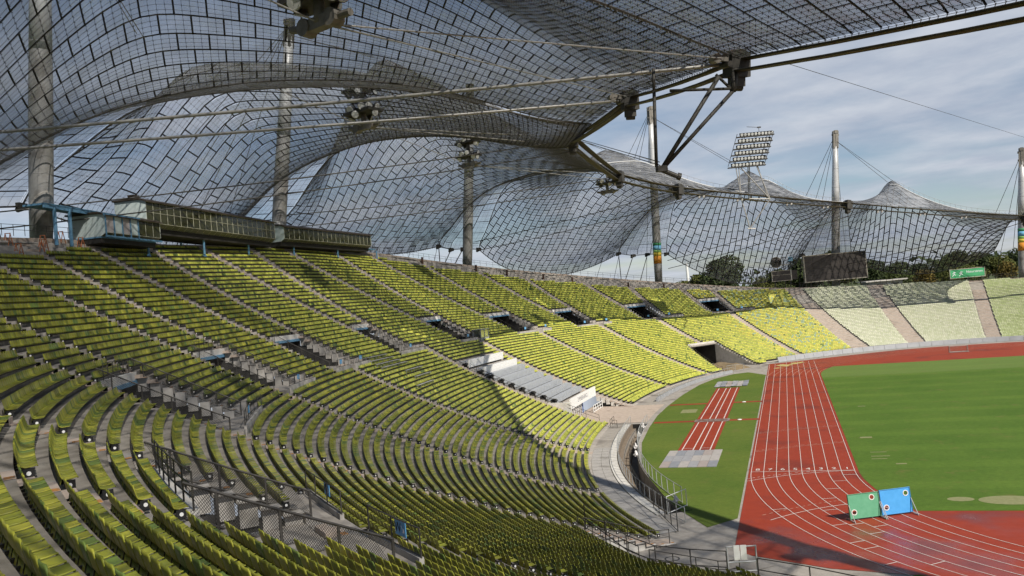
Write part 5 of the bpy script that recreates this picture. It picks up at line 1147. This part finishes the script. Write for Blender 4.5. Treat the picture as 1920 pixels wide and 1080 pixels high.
for ang, ln in ((135, .85), (212, 1.25)): d_ = x*math.cos(R(ang))+y*math.sin(R(ang)); MB().box(cc-n_*.06+d_*ln/2, d_, np.cross(n_, d_), n_, ln, .12, .03).build('clock_hand', white, rt)
MB().tube((cc+x*2.3+n_*.5)-(0, 0, 9), cc+x*2.3+n_*.5+(0, 0, 1.5), .16, 6).build('pole', dsteel, rt)
for dzz in (-.9, 1.2): MB().tube(cc+x*1.2+n_*.4+(0, 0, dzz), cc+x*4.4+n_*.5+(0, 0, dzz+.1), .08, 5).build('arm', frl, rt)
cs = np.array([-2.5, 168.9, 25.5]); rt = empty('letter_sign', tuple(cs-(0, 0, .7)), 'small light blue square sign with a letter beside the clock', 'sign')
MB().box(cs, x, y, n_, 1.3, 1.3, .1).build('plate', mat('sign_sky_blue', (.30, .58, .80)), rt); text_mesh('letter', 'T', 1.0, cs-n_*.06, x, y, mat('letter_blue', (.02, .08, .30)), rt, .004); MB().tube(cs-(0, 0, .65), cs-(0, 0, 3.2), .06, 5).build('stem', dsteel, rt)
# green banner
gbm = mat('banner_green', (.045, .30, .12), (.07, .36, .16), .5, .7)
rt, c, x, y, n_, w_, h = board('advert_banner', 'green advertising banner with white figures behind the north stand', 'banner', ((43.2, 190.8, 17.9), (53.3, 194.2, 17.9), (53.4, 194.3, 15.2), (43.3, 190.9, 15.2)), .2, gbm, ((-.9, 12), (0, 12), (.9, 12)))
for i, u in enumerate((-.78, -.38)):
    q = c+x*u*w_/2-n_*.02; mb = MB()
    for a, b, r in (((0, .25), (.1, -.1), .16), ((.1, -.1), (-.5, -.75), .11), ((.1, -.1), (.55, -.4), .11), ((0, .25), (.65, .45), .08), ((0, .25), (-.45, .05), .08)): mb.box(q+x*(a[0]+b[0])/2+y*(a[1]+b[1])/2, (x*(b[0]-a[0])+y*(b[1]-a[1]))/math.hypot(b[0]-a[0], b[1]-a[1]), np.cross(n_, (x*(b[0]-a[0])+y*(b[1]-a[1]))/math.hypot(b[0]-a[0], b[1]-a[1])), n_, math.hypot(b[0]-a[0], b[1]-a[1])+.1, r*1.6, .02+.002*i)
    mb.lathe(q+y*.5+x*.12, [(.18, -.015), (.18, .015)], 10, n_); mb.build('white_figure', signw, rt)
text_mesh('banner_text', 'Naturstrom', 1.05, c+x*w_*.21-n_*.02+y*.35, x, y, signw, rt, .003)
# low building and glimpses behind the rim
rt = empty('low_building', (24, 181, 13.5), 'low pale flat roofed building behind the north rim', 'building'); bx_ = np.array([.95, .31, 0]); by_ = np.array([-.31, .95, 0]); bc = np.array([24.0, 181.2, 15.0])
MB().box(bc+by_*2.5, bx_, by_, (0, 0, 1), 10.4, 5, 2.6).build('wall', mat('pale_render', (.42, .42, .42), (.5, .5, .5), 1, .8), rt); MB().box(bc+by_*2.2+(0, 0, 1.55), bx_, by_, (0, 0, 1), 12.6, 6.6, .35).build('roof', concrete_w, rt)
for i, u in enumerate((-4, -1.6, .8, 3.2)): MB().box(bc+bx_*u-(0, 0, .1), bx_, by_, (0, 0, 1), 1.7, .1, 1.3).build('window', mat('dark_window', (.03, .035, .04), rough=.2) if i % 2 else signw, rt)
rt = empty('white_shed', (78, 236, 14), 'long white roofed shed at the far right behind the trees', 'building'); q = np.array([80., 238., 17.]); MB().box(q, bx_, by_, (0, 0, 1), 10, 5, 2.2).build('wall', white, rt); MB().box(q+(0, 0, 1.4), bx_, by_, (0, 0, 1), 11, 6, .5).build('roof', white, rt)
mb = MB(); q = np.array([-72.5, 525.2, 12.]); mb.tube(q, q+(0, 0, 26), 1.3, 8, .9); mb.tube(q+(0, 0, 26), q+(0, 0, 27), .9, 8, .3); tag(mb.build('white_pylon', white), 'thin white pylon standing far off between the trees', 'pylon')
fence('north_rim_rail', 'dark pipe rail along the top of the pale north stand', np.array([gp(d, srim(d)-.3, float(zt(d, srim(d)))+.2) for d in np.linspace(72, 104, 30)]), 1.5, 1.6, (.35, .7, 1.0), .35, dsteel, .045, wr=.02)
# lattice anchors at the back of the roof, between the sails and the ground
for k in range(0, 5):
    root = empty('roof_anchor', tuple(gp(MPH[k]+2.5, srim(MPH[k])+2, 20)), 'steel roof anchor ropes and shackles at the foot of the ' + ['leftmost mast', 'cabin mast', 'third mast', 'rainbow banded mast', 'scoreboard mast'][k], 'anchor', 'roof anchors between the sails')
    Rb = edge_curve(k, RZ[k], 3.0)[-1]; Lb = edge_curve(k, LZ[k], -1.5)[-1]; d = MPH[k]; zr = float(zt(d, srim(d)))
    g1 = gp(d+4.2, srim(d+4.2)+2.5, zr-1); g2 = gp(d+2.6, srim(d)+3, zr-1); m1 = lerp(Rb, Lb, .30)-np.array([0, 0, .6]); m2_ = lerp(Rb, Lb, .6)-np.array([0, 0, .2])
    for a, b in ((Rb, m1), (m1, m2_), (m2_, Lb), (m1, g1), (m2_, g2), (Rb, g1)): MB().tube(a, b, .12, 6).build('anchor_rope', dcast, root)
    for q in (Rb, m1, m2_, Lb): mb = MB(); mb.box(q, tang(d), nrm(d), (0, 0, 1), 1.5, .5, .8); mb.tube(q-tang(d)*.8, q+tang(d)*.8-(0, 0, .5), .32, 8); mb.build('shackle', dcast, root)
# ---------------------------------------------------------------- floodlights
lampg = mat('lamp_glass', (.50, .51, .49), (.80, .80, .77), 1.7, .2); lampd = mat('lamp_housing', (.06, .057, .05), (.10, .095, .085), 3, .5, metal=.4)
def lamp(parent, c, d, r, material=lampg, nm='lamp'):
    d = np.asarray(d, float); d /= np.linalg.norm(d); o = MB().lathe(c-d*r*1.1, [(r*.35, 0), (r*.55, r*.2), (r*.95, r*.8), (r, r*1.1)], 10, d).build(nm, lampd, parent, False); MB().lathe(c, [(r*.93, 0), (r*.8, r*.12)], 10, d).build('lamp_lens', material, o); return o
def cluster(label, c, h, sc, nl, tiers):
    root = empty('floodlight_cluster', tuple(c), label, 'floodlight', 'floodlight clusters under the roof'); c = np.array(c); fx = np.array([.95, -.3, 0]); fy = np.array([.3, .95, 0])
    mb = MB(); mb.box(c, fx, fy, (0, 0, 1), 2.4*sc, .55*sc, .6*sc); 
    for sg in (-1, 1): mb.tube(c+fx*sg*1.0*sc-fy*.35*sc, c+fx*sg*1.0*sc+fy*.35*sc, .45*sc, 12); mb.tube(c+fx*sg*1.2*sc, c+fx*sg*2.2*sc+(0, 0, .25*sc*(1 if sg < 0 else -.2)), .2*sc, 8)
    mb.build('cable_clamp', cast, root)
    MB().lathe(c, [(.36*sc, 0), (.30*sc, .5*sc), (.27*sc, h)], 10).build('post', cast, root, True)
    for t in range(tiers):
        z = h*(t+1)/(tiers)-.35*sc*(tiers == 1)-h*.18; q = c+np.array([0, 0, z]); mb = MB(); mb.box(q, fx, fy, (0, 0, 1), 3.8*sc, 2.1*sc, .3*sc)
        for sx in np.linspace(-1.65, 1.65, 6):
            for sy in (-.9, .9): mb.tube(q+fx*sx*sc+fy*sy*sc, q+fx*sx*sc+fy*sy*sc+(0, 0, .9*sc), .03*sc, 4)
        for sy in (-.9, .9): mb.tube(q-fx*1.65*sc+fy*sy*sc+(0, 0, .9*sc), q+fx*1.65*sc+fy*sy*sc+(0, 0, .9*sc), .03*sc, 4)
        mb.build('platform', dcast, root)
        for j in range(nl):
            a = j/nl*2*math.pi+.4*t; p_ = q+fx*1.75*math.cos(a)*sc+fy*1.15*math.sin(a)*sc+(0, 0, .35*sc*(-1 if j % 3 == 0 else 1)); dd = fx*(math.cos(a)+.8)+fy*(math.sin(a)-.2)+np.array([0, 0, -.55]); lamp(root, p_, dd, .42*sc)
    return root
cluster('large floodlight cluster hanging at the top edge of the picture', (-31.6, -39.8, 38.4), 2.6, 1.3, 13, 1)
cluster('two tier floodlight cluster hanging left of the picture centre', (-61.9, 21.6, 47.6), 6.8, 1.45, 12, 2)
cluster('two tier floodlight cluster in front of the mast right of the cabins', (-63.6, 68.5, 48.6), 5.6, 1.3, 10, 2)
cluster('small floodlight cluster hanging under the bend of the ring cable', (-37.4, 77.8, 40.6), 2.6, 1.1, 7, 1)
for k, (q, ends_, lb) in enumerate((((-31.6, -39.8, 38.4), (EN[-1], EN[0], (-46, -62, 46)), 'nearest'), ((-61.9, 21.6, 47.6), (EN[1], EN[1]+np.array([0, 2, -1.]), (-74, 5, 55)), 'second'), ((-63.6, 68.5, 48.6), (EN[2], EN[2]+np.array([0, 2, -1.]), (-80, 55, 57)), 'third'))):
    q = np.array(q)
    for j, e in enumerate(ends_): o = MB().tube(q, e, .075 if k else .06, 6).build('hanger_rope', ropel); tag(o, 'rope %s from the %s floodlight cluster' % (('running right to the ring cable', 'running right just below its twin', 'rising to the upper left')[j], lb), 'rope', 'ropes of the hanging floodlights')
for i, t in enumerate(((3, .12), (3, .33), (3, .62), (3, .85), (4, .18), (4, .42), (4, .65))):
    q = lerp(EN[t[0]], EN[t[0]+1], t[1])-np.array([0, 0, 1.5]); root = empty('edge_spotlight', tuple(q), 'small spotlight under the far ring cable, %s from the left' % 'first second third fourth fifth sixth seventh'.split()[i], 'spotlight', 'spotlights under the far ring cable'); MB().box(q+(0, 0, .3), (1, 0, 0), (0, 1, 0), (0, 0, 1), 1.6, .7, .35).build('bracket', dcast, root)
    for sg in (-.5, .5): lamp(root, q+np.array([sg, -.3, -.1]), (.5, -.6, -.5), .3)
# tall floodlight rack on the ring cable
root = empty('floodlight_rack', (-9, 113.4, 38.5), 'tall leaning rack with six rows of floodlights on the far ring cable', 'floodlight')
rx = np.array([.945, .327, 0]); ry = np.array([-.327, .945, 0]); Bc = np.array([-10.7, 112.8, 47.2]); lean = np.array([.36, .12, .99])
for i in range(6):
    z = i*1.42; q = Bc+lean*z
    MB().box(q+(0, 0, -.35), rx, ry, (0, 0, 1), 8.9, .9, .2).build('walkway', dcast, root); MB().box(q+rx*.4+ry*.45+(0, 0, .2), rx, ry, (0, 0, 1), 7.9, .12, .95).build('lamp_backing', black, root)
    for j in range(10):
        u = -3.2+j*.83; bend = .10*max(0, u)**2*.3; p_ = q+rx*u+ry*(-.2+bend)+(0, 0, .12); lamp(root, p_, (.35+.12*max(u, 0)*.5, -.9, -.35), .37)
for u in (-4.4, -2.9, .2, 3.0, 4.3):
    MB().tube(Bc+rx*u, Bc+rx*u+lean*7.6, .07, 5).build('rack_bar', dsteel, root)
for u in (-3, 0, 3): MB().tube(Bc+rx*u+ry*.4, Bc+rx*(u+.8)+lean*7.4+ry*.4, .06, 5).build('rack_bar', dsteel, root)
f1, f2, lowp_ = np.array([-12.6, 112.3, 39.4]), np.array([-6.2, 114.5, 38.7]), np.array([-11.3, 112.9, 32.2])
for a, b in ((Bc+rx*-2.6, f1), (Bc+rx*-1.9, f1), (Bc+rx*-1.8, f2), (Bc+rx*2.2, f2), (Bc+rx*2.9+ry*1.2, f2+ry*1.0), (Bc+rx*.6+ry*1, f1+ry*4+rx*3), (f1, f2), (f1, lowp_), (f2, lowp_), (Bc+rx*1.0+ry*1.2, f1+rx*3.2+ry*3.5)): MB().tube(a, b, .13, 6).build('rack_leg', ropel, root)
MB().tube(lowp_-rx*.5, lowp_+rx*1.3-(0, 0, .2), .14, 6).build('foot', ropel, root); MB().tube(Bc+lean*7.6+rx*.8, Bc+lean*7.6+rx*.8+(0, 0, 1.1), .06, 5).tube(Bc+lean*7.6+rx*1.1+(0, 0, 1.1), Bc+lean*7.6-rx*2.0+(0, 0, 1.5), .06, 5).box(Bc+lean*7.6+rx*.9+(0, 0, 1.15), rx, ry, (0, 0, 1), .8, .3, .3).build('antenna', dsteel, root)
# whisker rods and walkway rails along the outer edge of the far sails
for k in (2, 3, 4):
    S = SAIL[k]; root = empty('roof_walkway', tuple(S[40, 30]), 'thin white walkway rail over the ridge of the far tent, %s from the left' % {2: 'first', 3: 'second', 4: 'third'}[k], 'railing', 'walkway rails on the far tents')
    uu = np.linspace(.30, .99, 26); vv = np.linspace(.45, .05, 26); C = ev_(S, uu, vv)+np.array([0, 0, .3]); MB().path(C, .11, 5).build('walkway', white, root)
    mb = MB(); mb.path(C+np.array([0, 0, 1.0]), .03, 4)
    for q in C: mb.tube(q, q+(0, 0, 1.0), .025, 4)
    mb.build('handrail', ropel, root)
    for ui in (.25, .5, .8): C = ev_(S, np.full(20, ui), np.linspace(.02, .5, 20))+np.array([0, 0, .15]); MB().path(C, .07, 4).build('ridge_rope', ropel, root)
o = MB().tube((-3.0, -9.0, 38.6), (71.4, 172.3, 47.8), .03, 4).build('sky_wire', rope); tag(o, 'single thin wire crossing the sky at the right', 'wire')
# ---------------------------------------------------------------- things on the field
def goalwall(A, B, h, holes, material, parent, nm):
    A, B = np.array(A, float), np.array(B, float); x = B-A; w_ = np.linalg.norm(x); x /= w_; n_ = np.array([x[1], -x[0], 0]); lean_ = np.array([0, 0, 1.])-n_*.10; lean_ /= np.linalg.norm(lean_); n_ = np.cross(x, lean_)
    pts = [(0, .12), (w_, .12), (w_, h), (0, h)]; edges = [(0, 1), (1, 2), (2, 3), (3, 0)]; faces_h = []
    for (u, v, r) in holes:
        k = len(pts); pts += [(u+r*math.cos(2*math.pi*i/20), v+r*math.sin(2*math.pi*i/20)) for i in range(20)]; edges += [(k+i, k+(i+1) % 20) for i in range(20)]
    vo, eo, fo, _, _, _ = delaunay_2d_cdt([Vector(q) for q in pts], edges, [], 1, 1e-5)
    def inhole(f):
        cx = sum(vo[i][0] for i in f)/len(f); cy_ = sum(vo[i][1] for i in f)/len(f); return any((cx-u)**2+(cy_-v)**2 < r*r*.98 for u, v, r in holes)
    fo = [tuple(f) for f in fo if not inhole(f)]; th = .06; n = len(vo); Q = lambda q, o: A+x*q[0]+lean_*q[1]+n_*o
    V = [Q(q, 0) for q in vo]+[Q(q, -th) for q in vo]; cnt = {}
    for f in fo:
        for i in range(len(f)): e = (f[i], f[(i+1) % len(f)]); cnt[tuple(sorted(e))] = cnt.get(tuple(sorted(e)), 0)+1
    F = fo+[tuple(reversed([i+n for i in f])) for f in fo]
    for f in fo:
        for i in range(len(f)):
            a, b = f[i], f[(i+1) % len(f)]
            if cnt[tuple(sorted((a, b)))] == 1: F.append((a, b, b+n, a+n))
    npmesh(nm, np.array(V), F, material, parent)
    for (u, v, r) in holes:
        mb = MB()
        for i in range(20):
            t0, t1 = 2*math.pi*i/20, 2*math.pi*(i+1)/20; P0 = lambda rr, t, o: Q((u+rr*math.cos(t), v+rr*math.sin(t)), o)
            mb.box8([P0(r, t0, .0), P0(r*1.32, t0, .0), P0(r*1.32, t1, .0), P0(r, t1, .0), P0(r, t0, .02), P0(r*1.32, t0, .02), P0(r*1.32, t1, .02), P0(r, t1, .02)])
        mb.build('hole_ring', white, parent)
    mb = MB()
    for u in (.02, w_-.02): mb.tube(Q((u, .1), -.05), Q((u, .1), 0)+n_*.75*np.array([1, 1, 0])-(0, 0, .06), .04, 5); mb.tube(Q((u, h*.6), .02), Q((u, .1), 0)+n_*.72*np.array([1, 1, 0])-(0, 0, .04), .03, 5); mb.tube(Q((u, .1), -.05), Q((u, .1), 0)-n_*.6*np.array([1, 1, 0])-(0, 0, .06), .04, 5)
    mb.build('stand', steel, parent)
    mb = MB()
    for p0, p1 in (((0, .14), (w_, .14)), ((0, h-.02), (w_, h-.02)), ((.03, .12), (.03, h)), ((w_-.03, .12), (w_-.03, h))): mb.tube(Q(p0, .012), Q(p1, .012), .035, 4)
    mb.build('edge_frame', mat(material.name+'_edge', tuple(v*.72 for v in material.node_tree.nodes['Principled BSDF'].inputs['Base Color'].default_value[:3]), rough=.6), parent)
gA, gB, gC = (-1.65, -17.6, 0), (.70, -16.5, 0), (3.1, -15.35, 0)
rt = empty('target_wall', gA, 'green target wall with two round holes on the running track', 'target wall'); goalwall(gA, gB, 2.0, ((.42, .62, .17), (2.0, 1.62, .17)), mat('wall_green', (.10, .34, .20), (.13, .39, .24), 2, .6), rt, 'board')
rt = empty('target_wall', gB, 'bright blue target wall with two round holes on the running track', 'target wall'); goalwall((gB[0]+.06, gB[1]+.03, 0), gC, 2.05, ((.45, .68, .17), (2.2, 1.62, .17)), mat('wall_blue', (.06, .33, .72), (.08, .38, .80), 2, .6), rt, 'board')
gx = 28.4; gy = 114.65; rt = empty('small_goal', (gx, gy, 0), 'small steel goal frame standing on the far bend of the track', 'goal')
for a, b in (((0, 0, 0), (0, 0, 1.3)), ((3.6, 0, 0), (3.6, 0, 1.3)), ((0, 0, 1.3), (3.6, 0, 1.3)), ((0, 0, 0), (0, 1.2, 0)), ((3.6, 0, 0), (3.6, 1.2, 0)), ((0, 1.2, 0), (3.6, 1.2, 0)), ((0, 1.2, 0), (0, .5, 1.3)), ((3.6, 1.2, 0), (3.6, .5, 1.3)), ((0, 0, 1.3), (0, .5, 1.3)), ((3.6, 0, 1.3), (3.6, .5, 1.3))): MB().tube(np.array(a)+(gx, gy, .05), np.array(b)+(gx, gy, .05), .06, 6).build('bar', ropel, rt)
MB().abox((gx-.1, gy-.5, .02), (gx+3.8, gy+.1, .1)).build('base_plate', ropel, rt)
a, fa = tubes_np(np.stack([np.array([(gx+u, gy+1.2, .05), (gx+u, gy+.5, 1.3)]) for u in np.arange(0, 3.61, .18)]), .015); npmesh('net', a, fa, ropel, rt, kind='stuff')
cb1 = [mat('cover_board_a', (.30, .26, .24), (.36, .31, .29), 2, .8), mat('cover_board_b', (.27, .27, .28), (.33, .33, .35), 2, .8), mat('cover_board_c', (.34, .32, .30), (.42, .39, .37), 2, .8), mat('cover_board_d', (.21, .22, .24), (.26, .27, .30), 2, .8)]
names = 'nearest second third fourth farthest'.split(); coln = 'left second third fourth fifth right'.split()
for i in range(6):
    for j in range(3):
        x0, y0 = -19.6+i*1.03, 2.7+j*3.05; o = MB().abox((x0+.02, y0+.03, .008), (x0+1.01, y0+3.02, .06+.008*((i*7+j*3) % 3))).build('cover_board', cb1[(i*3+j*5+(i*j) % 3) % 4]); tag(o, 'grey cover board over the near sand pit, %s column, %s row' % (coln[i], ('nearest', 'middle', 'farthest')[j]), 'board', 'cover boards on the near pit')
for i in range(6):
    x0 = -19.3+i*1.03; V = np.array([(x0+.02+u*.99, 72.2+v*8.6, .10+.10*math.sin(u*3+i)*math.sin(v*9)+.05*((i+int(v*6)) % 2)) for u in (0, .5, 1) for v in np.linspace(0, 1, 7)]); F = [(a*7+b, (a+1)*7+b, (a+1)*7+b+1, a*7+b+1) for a in range(2) for b in range(6)]
    tag(npmesh('pit_cover', V, F, cb1[(1, 3, 0, 1, 2, 3)[i]]), 'grey crumpled cover over the far sand pit, %s strip from the left' % 'first second third fourth fifth last'.split()[i], 'cover', 'covers on the far pit')
MB().abox((-18.9, 32.2, .03), (-14.0, 34.6, .07)).build('runway_mat', mat('brown_mat', (.13, .065, .05), (.19, .12, .10), 2, .8, c3=(.25, .23, .22), s3=1.1, f3=.5)); tag(bpy.data.objects['runway_mat'], 'dirty brown mat across the middle of the runway', 'mat')
for i, (px, py) in enumerate(((-12.6, 33.3), (-12.8, 51.0))): tag(MB().lathe((px, py, .02), [(.32, 0), (.30, .05), (.1, .09)], 14).build('white_disc', white), 'small white disc on the %s cross runway' % ('nearer', 'farther')[i], 'disc')
# pile of yellow leaves or sawdust at the far end of the lanes
lv = mat('dry_leaves', (.38, .30, .10), (.5, .42, .18), 4, .9)
for i, (px, py, a, b) in enumerate(((-6.5, 107, 1.6, 2.4), (-4.2, 110.5, 1.2, 1.6), (-8, 102, .9, .8), (-2.9, 112, .8, 1))):
    V = [(px, py, .1)]+[(px+a*(1+.35*math.sin(t*3+i))*math.cos(t), py+b*(1+.3*math.sin(t*4+i))*math.sin(t), .022) for t in np.linspace(0, 2*math.pi, 18)[:-1]]; n = len(V)-1
    npmesh('leaf_litter', np.array(V), [(0, 1+k, 1+(k+1) % n) for k in range(n)], lv, track)
# railing in front of the bottom right corner with the white box panel
fence('field_rail', 'tall pipe railing between the shaded seats and the track apron', np.array([gp(232.3, 9.5, 2.0)+(0, 0, 0), (-15.9, -30.6, .2), (-12.9, -30.9, 0), (-10.0, -31.3, 0)]), 1.9, 2.6, (.45, 1.0), 0, railm, .045)
fence('field_rail', 'dark pipe railing right of the white panels at the bottom edge', np.array([(-8.1, -30.9, 0), (-5.2, -32.2, 0), (2.0, -36.5, 0), (10, -41, 0)]), 1.35, 3.2, (.45, 1.0), 0, dsteel, .045)
rt = empty('white_panel_gate', (-9.9, -31.2, 0), 'grey pipe frame with two white panels at the bottom edge', 'gate')
ga_, gb_ = np.array([-9.95, -31.25, 0.]), np.array([-8.15, -30.85, 0.]); gxv = (gb_-ga_)/np.linalg.norm(gb_-ga_); gyv = np.array([-gxv[1], gxv[0], 0])
for q in (ga_, gb_): MB().tube(q, q+(0, 0, 2.2), .06, 6).build('post', steel, rt)
for h in (.55, 1.15, 2.15): MB().tube(ga_+(0, 0, h), gb_+(0, 0, h), .05, 6).build('rail', steel, rt)
for u in (.62, 1.05): MB().box(ga_+gxv*u+gyv*-.06+(0, 0, 1.78), gxv, gyv, (0, 0, 1), .38, .05, .95).build('panel', white, rt)
mh = MB(); c = np.array([-14.2, -27.2, .0]); mh.lathe(c, [(.55, -.02), (.55, .012), (.44, .012), (.44, -.02)], 20); mh.build('manhole_ring', dsteel); tag(bpy.data.objects['manhole_ring'], 'round manhole rim in the concrete apron', 'manhole')
# ---------------------------------------------------------------- trees beyond the rim
leafm = []
for i, (a, b) in enumerate((((.034, .050, .014), (.080, .100, .028)), ((.060, .070, .016), (.120, .128, .034)), ((.028, .042, .016), (.060, .080, .028)), ((.10, .075, .018), (.16, .12, .03)))): leafm.append(mat('foliage_%d' % i, a, b, .9, .8, spec=.2))
bark = mat('bark', (.05, .04, .03), (.08, .065, .05), 3, .9)
def tree(c, h, r, mi, label, nl=2600, grp='trees beyond the rim'):
    c = np.array(c, float); root = empty('broadleaf_tree', tuple(c), label, 'tree', grp); mb = MB(); top = c+(0, 0, h*.6); mb.tube(c, top, .35*h/12, 7, .12*h/12)
    cl = []
    for i in range(15):
        a = rng.random()*2*math.pi; rr = r*math.sqrt(rng.random())*.72; z = h*(.30+.58*rng.random()); q = c+np.array([rr*math.cos(a), rr*math.sin(a), z]); lim = 1-((z/h-.58)/.5)**2; q[:2] = c[:2]+(q[:2]-c[:2])*max(.35, lim); cl.append((q, r*(.24+.22*rng.random())))
        mb.tube(c+(0, 0, h*(.2+.3*rng.random())), q, .10*h/12, 5, .03)
    cl.append((c+np.array([0, 0, h*.87]), r*.3)); mb.build('trunk', bark, root)
    per = nl//len(cl); V = []; 
    for q, cr in cl:
        d = rng.normal(size=(per, 3)); d /= np.linalg.norm(d, axis=1, keepdims=True); P0 = q+d*(cr*(.55+.5*rng.random((per, 1))**.6))*np.array([1.1, 1.1, .85]); s_ = (.30+.32*rng.random((per, 1)))*max(.7, h/13); u = rng.normal(size=(per, 3)); u /= np.linalg.norm(u, axis=1, keepdims=True); v = np.cross(u, d+.6*rng.normal(size=(per, 3))); v /= np.linalg.norm(v, axis=1, keepdims=True)+1e-6
        V.append(np.stack([P0-u*s_, P0+v*s_*.6, P0+u*s_, P0-v*s_*.6], 1))
    V = np.concatenate(V).reshape(-1, 3); npmesh('crown', V, np.arange(len(V)).reshape(-1, 4), leafm[mi], root, kind='stuff')
TREES = [((-76, 240), 22, 7.5, 1, 'light green tree left of the anchor ropes beyond the rim'), ((-68, 243), 20, 6.5, 0, 'dark round tree beyond the rim under the anchor ropes'), ((-60.5, 246), 16.5, 5, 0, 'low dark tree just left of the rainbow banded mast'), ((-52, 250), 16, 5, 0, 'low dark tree just right of the rainbow banded mast'),
         ((-42, 240), 19.0, 7, 1, 'yellowish green tree by the white pylon'), ((-36.5, 238), 21, 6, 1, 'light green tree touching the large dark tree'), ((-28, 234), 26.0, 10.5, 2, 'largest dark tree seen through the tent sail'), ((-12, 248), 17.5, 6, 1, 'light tree left of the small scoreboard'), ((-6, 252), 20, 7.5, 0, 'dark tree behind the round clock'), ((2.5, 262), 24, 8.5, 2, 'dark tree behind the gap beside the clock'), ((14, 255), 26, 9, 1, 'olive tree topping the big scoreboard'),
         ((27, 243), 20, 8.5, 2, 'dark tree right of the big scoreboard'), ((35, 246), 18.5, 8, 0, 'second dark tree right of the big scoreboard'), ((43, 247), 17, 7, 2, 'dark tree under the low point of the far sail'), ((51, 246), 17.5, 7.5, 0, 'green tree left of the green banner'), ((58, 254), 21, 8.5, 0, 'tall green tree above the green banner'), ((66, 262), 19.5, 7, 2, 'dark tree right of the green banner'), ((73, 258), 18, 6.5, 1, 'olive tree near the right edge'), ((82, 268), 19, 7.5, 2, 'dark tree at the right edge'), ((92, 262), 18, 7, 0, 'green tree beyond the right edge')]
for (tx, ty), topz, r, mi, lb in TREES: tree((tx, ty, 11.8), topz+3.5-11.8, r*.95, mi, lb, int(900+420*r))
BUSH = [((38, 205), 2.0, 3, 'orange brown bush behind the north rim rail'), ((46, 206), 1.8, 1, 'yellow green bush left of the green banner'), ((53, 207), 1.7, 1, 'light bush under the green banner'), ((62, 206), 1.9, 3, 'brown bush right of the green banner'), ((70, 206), 1.8, 0, 'green bush at the far right rim'), ((31, 204), 1.8, 0, 'dark bush beside the low building')]
for (tx, ty), hh, mi, lb in BUSH: tree((tx, ty, 12.3), 4.2+hh, 4.6, mi, lb, 1500, 'bushes behind the north rim')
# dense far belt of wood on the horizon
V = []
for i in range(5200):
    a = R(60+110*rng.random()); rr = 420+160*rng.random(); q = np.array([36+rr*math.cos(a), 42+rr*math.sin(a), 12+10.5*rng.random()**.7*(1+.5*math.sin(a*23)+.25*math.sin(a*61))]); u = rng.normal(size=3); v = rng.normal(size=3); V += [q-u, q+v, q+u, q-v]
tag(npmesh('distant_wood', np.array(V), np.arange(len(V)).reshape(-1, 4), leafm[2], None, kind='stuff'), 'dark belt of distant wood on the horizon', 'wood')
